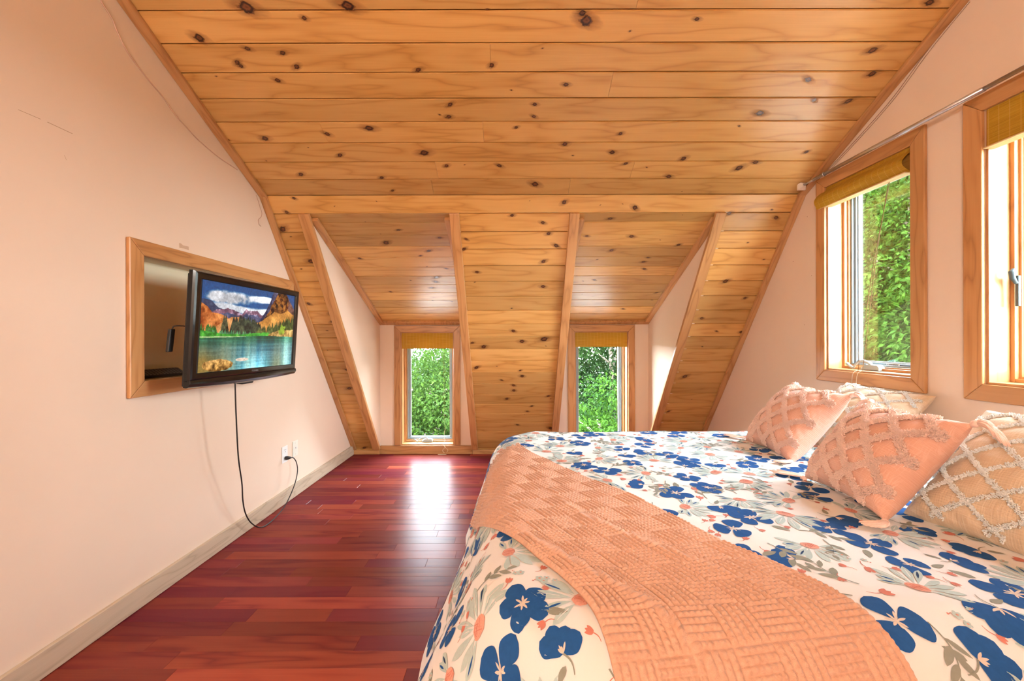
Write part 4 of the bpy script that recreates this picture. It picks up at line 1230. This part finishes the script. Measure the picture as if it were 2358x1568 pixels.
# one mesh: quads then the print's triangles (as degenerate-free tris via two calls)
dv = mesh_np('duvet', duv_V[0], duv_F[0], [DUVET], None, attrs=[('grain', 'FLOAT_VECTOR', 'POINT', gr_all[0])])
tri = mesh_np('print_tmp', PP, np.array(pf), [DUVET, P_NAVY, P_STEM, P_TEAL, P_CORAL, P_RED, P_CREAM, P_INK], None, midx=pm)
bm = bmesh.new(); bm.from_mesh(dv.data)
for m in tri.data.materials[1:]: dv.data.materials.append(m)
bm.from_mesh(tri.data)
bm.to_mesh(dv.data); bm.free()
tm = tri.data; bpy.data.objects.remove(tri); bpy.data.meshes.remove(tm)
tag(dv, 'white duvet printed with blue flowers spread over the bed', 'duvet')

# bed under the duvet
root = empty('bed', (1.0, 1.63, 0), 'bed with mattress under the flowered duvet against the right wall', 'bed')
mb = MB(); mb.box(XF + .06, HEAD - .005, YN + .06, YFAR - .06, .36, ZT - .07); build_under(mb, 'mattress', [plain('mattress_ticking', (.8, .78, .74), .8)], root, bevel=.05)
mb = MB(); mb.box(XF + .07, HEAD - .005, YN + .07, YFAR - .07, .14, .355); build_under(mb, 'box_spring', [plain('box_spring_cloth', (.6, .58, .54), .8)], root, bevel=.02)
for x in (XF + .16, HEAD - .12):
    for y in (YN + .16, YFAR - .16):
        mb = MB(); mb.box(x - .03, x + .03, y - .03, y + .03, 0, .14); build_under(mb, 'leg', [PINE_TRIM], root)

# ------------------------------------------------------------------ throw
EA = [(.055, 2.035), (.24, 1.71), (.448, 1.366), (.566, 1.126), (.661, .976), (.715, .85), (.735, .72), (.745, .56)]
EB = [(-.345, 1.80), (-.225, 1.53), (-.045, 1.215), (.06, 1.03), (.122, .924), (.169, .81), (.19, .66), (.20, .50)]
NB_, NA_ = 760, 230
ca, cb = crom(EA, NB_), crom(EB, NB_)
u = np.linspace(0, 1, NA_)[None, :, None]
ST = ca[:, None, :] * (1 - u) + cb[:, None, :] * u
ln = np.concatenate([[0], np.cumsum(np.linalg.norm(np.diff((ca + cb) / 2, axis=0), axis=1))])
wd = np.linalg.norm(ca - cb, axis=1).mean()
GV, GU = np.meshgrid(ln, np.linspace(0, wd, NA_), indexing='ij')
bu, bv = wd / 7.0, .082
ci, cj = np.floor(GU / bu).astype(int), np.floor(GV / bv).astype(int)
chk = (ci + cj) % 2
pu, pv = (GU / bu) % 1, (GV / bv) % 1
rib = np.abs(np.sin(PI * pu * 5)) ** .7 * (1 + .22 * np.sin(2 * PI * GV / .011 + 6 * np.sin(PI * pu * 5)))
row_ = np.abs(np.sin(PI * pv * 6)) ** .7 * (1 + .25 * np.sin(2 * PI * GU / .012))
edge = np.minimum(1, np.minimum(np.minimum(pu, 1 - pu), np.minimum(pv, 1 - pv)) * 14)
rel = np.where(chk == 0, rib, row_) * edge
rel = rel + .10 * RNG.random(rel.shape)
hem = np.minimum(np.minimum(GU, wd - GU), GV)
sagl = .008 + .0062 * rel + .004 * sn(GU, GV, 9, 77)
sagl = sagl * np.clip(hem / .012 + .35, 0, 1)
PT = bed_P(ST[..., 0], ST[..., 1], sagl)
PT2 = bed_P(ST[..., 0], ST[..., 1], np.full(sagl.shape, .0022))
gr = np.stack([GU.ravel(), GV.ravel(), np.zeros(GU.size)], 1)
throw = empty('throw_blanket', tuple(PT[NB_ // 2, NA_ // 2]), 'peach woven throw draped across the foot corner of the bed', 'throw blanket')
Fg = gridfaces(NB_, NA_)
# rim closes the top surface down to the duvet
rim_i = np.concatenate([np.arange(NA_), (np.arange(1, NB_) * NA_ + NA_ - 1), (NB_ - 1) * NA_ + np.arange(NA_ - 2, -1, -1), np.arange(NB_ - 2, 0, -1) * NA_])
V0 = PT.reshape(-1, 3); V1 = PT2.reshape(-1, 3)[rim_i]; nb0 = len(V0)
rn = len(rim_i); k0 = np.arange(rn); k1 = (k0 + 1) % rn
Fr = np.stack([rim_i[k0], rim_i[k1], nb0 + k1, nb0 + k0], 1)
mesh_np('blanket', np.concatenate([V0, V1]), np.concatenate([Fg, Fr]), THROW, throw,
        attrs=[('grain', 'FLOAT_VECTOR', 'POINT', np.concatenate([gr, gr[rim_i]]))])
mb = MB(); r = random.Random(12)
e0, d0 = ST[0], (ST[0] - ST[14]); d0 = d0 / np.linalg.norm(d0, axis=1, keepdims=True)
for i in range(0, NA_, 4):
    L = r.uniform(.045, .080); tx, ty = d0[i]; sx_, sy_ = -ty, tx
    pts, lf = [], []
    wob = r.uniform(-.018, .018)
    for k in range(13):
        v = k / 12; ang = v * PI
        a = L * math.sin(ang) if True else 0; b = .007 * math.cos(ang) + wob * math.sin(ang)
        pts.append((e0[i][0] + tx * (a - .004) + sx_ * b, e0[i][1] + ty * (a - .004) + sy_ * b)); lf.append(.0075 + .005 * r.random() + .004 * math.sin(ang))
    q = np.array(pts)
    mb.tube(bed_P(q[:, 0], q[:, 1], np.array(lf)), .0032, 6)
build_under(mb, 'fringe', [THROW], throw, recalc=False)

# ------------------------------------------------------------------ cushions
def cushion_surface(u, v, a, thick, pinch=.10):
    """u,v in [-1,1]; returns x,y,half thickness"""
    x = a * u * (1 - pinch * (1 - np.abs(u) ** 2) * 0 - pinch * (1 - v * v) * u * u)
    y = a * v * (1 - pinch * (1 - u * u) * v * v)
    h = thick * np.maximum((1 - u ** 4) * (1 - v ** 4), 0) ** .42 * (.62 + .38 * (1 - u * u) * (1 - v * v))
    return x, y, h
def lattice_lines(k, count):
    """segments of the diamond lattice in (u,v)"""
    segs = []
    for c in np.linspace(-1, 1, count) * (1.5 if count < 8 else 1.8):
        for sgn in (1, -1):
            pts = []
            for uu in np.linspace(-.965, .965, 160):
                vv = sgn * k * uu + c
                if abs(vv) <= .965: pts.append((uu, vv))
            if len(pts) > 34: segs.append(pts)
    return segs
def make_cushion(name, M, a, thick, cloth_m, tuft_m, label, cat, seed, k, count, lw, pile, nf, tassels):
    r = np.random.default_rng(seed)
    root = empty(name, tuple(M.translation), label, cat, 'tufted cushions against the right wall')
    n = 121
    g = np.sin(np.linspace(-PI / 2, PI / 2, n)) * .6 + np.linspace(-1, 1, n) * .4
    U, V = np.meshgrid(g, g, indexing='ij')
    X, Y, H = cushion_surface(U, V, a, thick)
    segs = lattice_lines(k, count)
    dist = np.full(U.shape, 9.0)
    for c in np.linspace(-1, 1, count) * (1.5 if count < 8 else 1.8):
        for sg in (1, -1):
            dist = np.minimum(dist, np.abs(V - sg * k * U - c) / math.hypot(1, k))
    fade = np.clip((1 - np.maximum(np.abs(U), np.abs(V))) * 8, 0, 1)
    pad = .006 * (1 - np.exp(-(dist / .12) ** 2)) * fade - .002
    wr = .0018 * sn(X, Y, 60, seed) * 1.0 + .004 * sn(X, Y, 20, seed + 1)
    seam = .010 * np.sin(26 * (U + V)) * np.clip((np.maximum(np.abs(U), np.abs(V)) - .80) * 5, 0, 1) * np.clip((1 - np.maximum(np.abs(U), np.abs(V))) * 12, 0, 1)
    top = np.stack([X, Y, H + pad * fade + (wr + seam * .28) * np.clip(H / .02, 0, 1)], -1)
    bot = np.stack([X, Y, -H * .9], -1)
    R3 = np.array(M.to_3x3()); T3 = np.array(M.translation)
    tw = lambda A: A.reshape(-1, 3) @ R3.T + T3
    F = gridfaces(n, n)
    Vt, Vb = tw(top), tw(bot)
    gr = np.stack([X.ravel(), Y.ravel(), np.zeros(X.size)], 1)
    mesh_np('cover', np.concatenate([Vt, Vb]), np.concatenate([F, F[:, ::-1] + n * n]), cloth_m, root, attrs=[('grain', 'FLOAT_VECTOR', 'POINT', np.concatenate([gr, gr]))])
    # tufted lattice: short thick loops standing on the lines
    fib_base, fib_dir = [], []
    tot = sum(len(s) for s in segs)
    pts = np.array([p for s in segs for p in s]); tang = np.array([(1, (s[1][1] - s[0][1]) / (s[1][0] - s[0][0])) for s in segs for _ in s]); tang /= np.linalg.norm(tang, axis=1, keepdims=True)
    idx = r.integers(0, len(pts), nf)
    off = r.uniform(-1, 1, nf) * lw
    nrm = np.stack([-tang[idx, 1], tang[idx, 0]], 1)
    uv = pts[idx] + nrm * (off / a)[:, None] + r.normal(0, .004, (nf, 2))
    uv = np.clip(uv, -.985, .985)
    def surf(u, v):
        x, y, h = cushion_surface(u, v, a, thick); return np.stack([x, y, h + .0005], -1)
    B = surf(uv[:, 0], uv[:, 1]); e = .01
    N = np.cross(surf(uv[:, 0] + e, uv[:, 1]) - surf(uv[:, 0] - e, uv[:, 1]), surf(uv[:, 0], uv[:, 1] + e) - surf(uv[:, 0], uv[:, 1] - e))
    N /= np.linalg.norm(N, axis=1, keepdims=True)
    d = N * (1 - .35 * np.abs(off / lw))[:, None] + r.normal(0, .45, (nf, 3)); d /= np.linalg.norm(d, axis=1, keepdims=True)
    L = pile * r.uniform(.6, 1.15, nf)
    side = np.cross(d, r.normal(0, 1, (nf, 3))); side /= np.linalg.norm(side, axis=1, keepdims=True); side2 = np.cross(d, side)
    w = .0019 * (pile / .010) ** .5
    ring = []
    for q, sc in ((0, 1.0), (.6, 1.15), (1.0, .55)):
        for ang in (0, 2.1, 4.2):
            ring.append(B + d * (L * q)[:, None] + (side * math.cos(ang) + side2 * math.sin(ang)) * w * sc)
    VV = np.stack(ring, 1).reshape(-1, 3)
    base = (np.arange(nf) * 9)[:, None]
    q4 = np.array([(0, 1, 4, 3), (1, 2, 5, 4), (2, 0, 3, 5), (3, 4, 7, 6), (4, 5, 8, 7), (5, 3, 6, 8), (6, 7, 8, 8)])
    q4 = q4[:6]
    Fq = (base[:, None, :] + q4[None]).reshape(-1, 4)
    cap = (base + np.array([[6, 7, 8]])).reshape(-1, 3)
    o = mesh_np('tufted_lattice', tw(VV), Fq, tuft_m, root, smooth=True)
    # tassels at the corners
    for (cu, cv, bend) in tassels:
        mb = MB()
        c = Vector((cu * a * .985, cv * a * .985, 0)); dirv = Vector((cu, cv, 0)).normalized()
        P0 = M @ c; dw = (M.to_3x3() @ dirv).normalized(); grav = Vector(bend)
        rr = random.Random(seed + int(cu * 3 + cv * 7))
        head = [P0, P0 + dw * .012]
        mb.tube([P0 - dw * .004, P0 + dw * .006, P0 + dw * .018], [.005, .011, .010], 10)
        for _ in range(64):
            sp = Vector((rr.uniform(-1, 1), rr.uniform(-1, 1), rr.uniform(-1, 1)))
            sp = (sp - dw * sp.dot(dw)); 
            if sp.length > 1: sp.normalize()
            Lt = rr.uniform(.074, .096)
            p0 = P0 + dw * .010 + sp * .005
            pts_ = []
            for k_ in range(5):
                t = k_ / 4
                pts_.append(p0 + dw * Lt * t * (1 - .25 * t) + sp * .021 * t ** .7 + grav * (t ** 1.5) * Lt * .75)
            # keep strands above the bed
            pts_ = [Vector((p.x, p.y, max(p.z, ZT + .010 + .004 * rr.random()))) for p in pts_]
            mb.tube(pts_, [.0020, .0024, .0024, .0022, .0014], 5, caps=True)
        build_under(mb, 'tassel', [tuft_m], root, recalc=False)
    return root
def cmat(center, side, upv):
    x = Vector(side).normalized(); y = Vector(upv); y = (y - x * y.dot(x)).normalized(); z = x.cross(y)
    m = Matrix.Identity(4)
    for i, v in enumerate((x, y, z)): m[0][i], m[1][i], m[2][i] = v
    m.translation = Vector(center)
    return m
dn = (0, 0, -1)
make_cushion('cushion', cmat((1.268, 1.385, .798), (-.04, -.385, 0), (.225, 0, .275)), .192, .100, PINK, PINKTUFT,
             'pink tufted cushion in front, leaning on the cream ones', 'cushion', 41, 1.0, 6, .0090, .0105, 22000,
             [(-1, -1, (-.6, .3, -.3)), (1, -1, (-.5, .3, -.4)), (1, 1, (-.2, 0, -1)), (-1, 1, (-.3, .1, -1))])
make_cushion('cushion', cmat((1.415, 2.005, .792), (-.035, -.44, 0), (.22, .0, .262)), .203, .102, PINK, PINKTUFT,
             'pink tufted cushion at the far side, nearest the steep slope', 'cushion', 51, 1.0, 6, .0090, .0105, 22000,
             [(-1, -1, (-.5, .5, -.2)), (1, -1, (-.5, .3, -.4)), (1, 1, (-.1, 0, -1)), (-1, 1, (.0, .0, -1))])
make_cushion('cushion', cmat((1.765, 2.030, .785), (.04, -.48, -.02), (.25, 0, .27)), .222, .090, BEIGE, CREAMTUFT,
             'cream tufted cushion under the window behind both pink cushions', 'cushion', 61, .8, 9, .006, .007, 9000, [])
make_cushion('cushion', cmat((1.452, 1.085, .795), (.05, -.47, 0), (.26, 0, .27)), .230, .098, BEIGE, CREAMTUFT,
             'cream tufted cushion cut by the right edge of the picture', 'cushion', 71, .8, 9, .006, .007, 11000, [])

# ------------------------------------------------------------------ trees outside
def leaf_mat(name, dark, light):
    n = NT(name)
    t = n.attr('tint', 'Color'); sep = n.n('ShaderNodeSeparateColor'); n.l(t, sep.inputs[0])
    col = n.ramp(sep.outputs[0], [(0, dark), (1, light)])
    p = n.bsdf(col, .7, .06)
    tl = n.n('ShaderNodeBsdfTranslucent'); n.l(n.mix(.5, col, light), tl.inputs[0])
    mx = n.n('ShaderNodeMixShader'); mx.inputs[0].default_value = .35
    n.l(p.outputs[0], mx.inputs[1]); n.l(tl.outputs[0], mx.inputs[2]); n.l(mx.outputs[0], n.out.inputs[0])
    return n.mat
LEAF_A = leaf_mat('fresh_green_leaf', (.004, .014, .002), (.024, .046, .005))
LEAF_B = leaf_mat('deep_green_leaf', (.003, .010, .002), (.014, .031, .006))
LEAF_C = leaf_mat('yellow_green_leaf', (.004, .018, .002), (.028, .064, .005))
BARK = plain('grey_bark', (.16, .12, .09), .9, var=.3, scale=12)
def foliage_arrays(seed, rad, clumps, per, leaf, squash=1.0):
    r = np.random.default_rng(seed)
    cc = []
    for _ in range(clumps):
        d = r.normal(0, 1, 3); d /= np.linalg.norm(d)
        cc.append(d * rad * np.array([1, 1, squash]) * r.uniform(.45, .95))
    cc = np.array(cc); cr = rad * r.uniform(.20, .36, clumps)
    ci = np.repeat(np.arange(clumps), per); n = len(ci)
    d = r.normal(0, 1, (n, 3)); d /= np.linalg.norm(d, axis=1, keepdims=True)
    P = cc[ci] + d * (cr[ci] * r.uniform(.55, 1.05, n) ** .6)[:, None] * np.array([1.15, 1.15, .75])
    ax = d + r.normal(0, .6, (n, 3)); ax[:, 2] -= .35; ax /= np.linalg.norm(ax, axis=1, keepdims=True)
    upv = np.array([0, 0, 1.0]) + r.normal(0, .55, (n, 3))
    sd = np.cross(ax, upv); sd /= np.maximum(np.linalg.norm(sd, axis=1, keepdims=True), 1e-6)
    nn = np.cross(sd, ax)
    L = leaf * r.uniform(.7, 1.3, n); W = L * .52
    v0 = P; v1 = P + ax * (L * .45)[:, None] + sd * (W * .5)[:, None] + nn * (L * .06)[:, None]
    v2 = P + ax * L[:, None] - nn * (L * .10)[:, None]; v3 = P + ax * (L * .45)[:, None] - sd * (W * .5)[:, None] + nn * (L * .06)[:, None]
    V = np.stack([v0, v1, v2, v3], 1).reshape(-1, 3)
    b = np.arange(n) * 4
    F = np.concatenate([np.stack([b, b + 1, b + 2], 1), np.stack([b, b + 2, b + 3], 1)])
    ct = r.random(clumps) * .5
    c = np.clip(ct[ci] + r.random(n) * .5, 0, 1)
    C = np.stack([c, c, c, np.ones(n)], 1)
    return V, F, np.concatenate([C, C])
def tree(label, loc, rad, seed, leaf_m, clumps, per, leaf, squash=1.1, base=-3.2):
    root = empty('tree', (loc[0], loc[1], base), label, 'tree', 'trees outside the windows')
    V, F, C = foliage_arrays(seed, rad, clumps, per, leaf, squash)
    mesh_np('foliage', V + np.array(loc), F, leaf_m, root, smooth=False, attrs=[('tint', 'FLOAT_COLOR', 'FACE', C)])
    mb = MB(); r = random.Random(seed)
    x, y, z = loc
    mb.tube(crom([(x, y, base), (x + .1, y + .05, (base + z) / 2), (x + r.uniform(-.2, .2), y, z + rad * .5)], 12), [.16 - .008 * i for i in range(12)], 9)
    for k in range(7):
        a = r.random() * 6.28; q = r.uniform(.5, .85) * rad
        zz0 = z - rad * .5 + k * rad * .13
        mb.tube(crom([(x, y, zz0), (x + q * .5 * math.cos(a), y + q * .5 * math.sin(a), zz0 + rad * .3), (x + q * math.cos(a), y + q * math.sin(a), zz0 + rad * .45)], 8), [.05 - .005 * i for i in range(8)], 6)
    build_under(mb, 'trunk', [BARK], root)
    return root
tree('bright bushy tree filling the left dormer window', (-2.35, 12.0, -1.35), 2.5, 1, LEAF_A, 110, 330, .105, 1.0)
tree('taller tree behind, upper right in the left dormer window', (-2.0, 17.5, -.9), 3.3, 2, LEAF_B, 110, 280, .13, 1.0)
tree('yellow-green tree low in the right dormer window', (2.35, 10.2, -2.0), 2.1, 3, LEAF_C, 90, 300, .105, 1.0)
tree('dark forest tree behind, upper part of the right dormer window', (4.2, 17.0, 1.2), 4.2, 4, LEAF_B, 150, 320, .14, 1.1)
tree('tall leafy tree outside the window above the far pillows', (9.8, 9.8, 3.0), 3.6, 5, LEAF_C, 200, 800, .095, 1.6)
tree('deep green tree high behind in the window above the far pillows', (13.5, 14.0, 5.2), 4.9, 6, LEAF_A, 180, 620, .15, 1.3)
tree('dark broad tree far behind the right dormer window', (8.2, 24.0, 2.0), 5.5, 8, LEAF_B, 150, 260, .20, 1.1)
tree('broad dark tree farthest back in the window above the far pillows', (17.5, 19.0, 4.0), 6.5, 9, LEAF_B, 170, 480, .20, 1.2)
tree('leafy tree outside the window at the right edge', (9.8, 5.2, 3.0), 3.5, 7, LEAF_C, 130, 380, .11, 1.6)
mb = MB(); mb.box(-60, 60, -60, 90, -3.4, -3.2)
mb2 = MB(); mb2.box(-9, 5.5, -8, 8.3, -3.2, -3.18)  # unseen pale patch added to bounce daylight up onto the dormer ceilings
tag(mb2.build('bounce_patch', plain('pale_bounce_ground', (.50, .48, .44), .95, var=.2, scale=40)), 'unseen pale ground patch added to bounce daylight into the dormers', None, None, 'structure')
tag(mb.build('ground', plain('grass_ground', (.02, .036, .008), .95, var=.3, scale=3)), 'grassy ground far below the dormer windows', None, None, 'structure')

# ------------------------------------------------------------------ light
w = bpy.data.worlds.new('sky'); scene.world = w; w.use_nodes = True
nt = w.node_tree; nt.nodes.clear()
out = nt.nodes.new('ShaderNodeOutputWorld'); bg = nt.nodes.new('ShaderNodeBackground')
tc = nt.nodes.new('ShaderNodeTexCoord'); sp = nt.nodes.new('ShaderNodeSeparateXYZ'); rp = nt.nodes.new('ShaderNodeValToRGB')
nt.links.new(tc.outputs['Generated'], sp.inputs[0]); nt.links.new(sp.outputs[2], rp.inputs[0])
rp.color_ramp.elements[0].position = 0.0; rp.color_ramp.elements[0].color = (.90, .95, 1.0, 1)
rp.color_ramp.elements[1].position = .7; rp.color_ramp.elements[1].color = (.72, .86, 1.0, 1)
nt.links.new(rp.outputs[0], bg.inputs[0]); bg.inputs[1].default_value = 64.0
nt.links.new(bg.outputs[0], out.inputs[0])

def light(name, ty, loc, rot, energy, col, **k):
    d = bpy.data.lights.new(name, ty); d.energy = energy; d.color = col
    for a, b in k.items(): setattr(d, a, b)
    o = bpy.data.objects.new(name, d); COL.objects.link(o); o.location = loc; o.rotation_euler = rot
    return o
light('sun', 'SUN', (0, -5, 20), (math.radians(42), 0, math.radians(-48)), 18.0, (1, .95, .85), angle=.05)
def portal(loc, rot, sx, sy):
    o = light('daylight_portal', 'AREA', loc, rot, 1, (1, 1, 1), shape='RECTANGLE', size=sx, size_y=sy)
    o.data.cycles.is_portal = True
for a0, a1, b0, b1 in DW:
    portal(((a0 + a1) / 2, YF + .2, (b0 + b1) / 2), (-PI / 2, 0, 0), a1 - a0, b1 - b0)
for y0, y1, z0, z1 in (W1, W2):
    portal((XR + .2, (y0 + y1) / 2, (z0 + z1) / 2), (0, PI / 2, 0), z1 - z0, y1 - y0)

# ceiling lamps in the part of the room behind the camera
LAMP = NT('lamp_glass'); LAMP.bsdf((.9, .85, .75), .4, emit=(1.0, .97, .91), emit_s=80.0); LAMP = LAMP.mat
for lx, lab in ((-1.15, 'round opal ceiling lamp behind the camera on the television side'), (-.55, 'round opal ceiling lamp behind the camera on the bed side')):
    root = empty('ceiling_lamp', (lx, -1.60, 1.98), lab, 'ceiling lamp', 'opal ceiling lamps')
    mb = MB(); mb.tube([(lx, -1.60, 2.37), (lx, -1.60, 2.10)], .012, 10); build_under(mb, 'stem', [STEEL], root)
    P = np.array([[(lx + .16 * math.sin(t) * math.cos(p), -1.60 + .16 * math.sin(t) * math.sin(p), 1.98 + .16 * math.cos(t)) for p in np.linspace(0, 2 * PI, 25)] for t in np.linspace(.02, PI - .02, 13)])
    mb = MB(); mb.grid(P); build_under(mb, 'shade', [LAMP], root)

# ------------------------------------------------------------------ camera and view
cam = bpy.data.cameras.new('camera'); co = bpy.data.objects.new('camera', cam); COL.objects.link(co)
cam.sensor_width = 36; cam.lens = 36 * 917 / 2358; cam.clip_start = .02; cam.clip_end = 300
co.location = (0, 0, 1.2); co.rotation_euler = (PI / 2, .0030, 0)
scene.camera = co
vs = scene.view_settings
scene.display_settings.display_device = 'sRGB'
vs.view_transform = 'Standard'; vs.look = 'None'; vs.gamma = 1; vs.use_curve_mapping = False
vs.exposure = 0.13
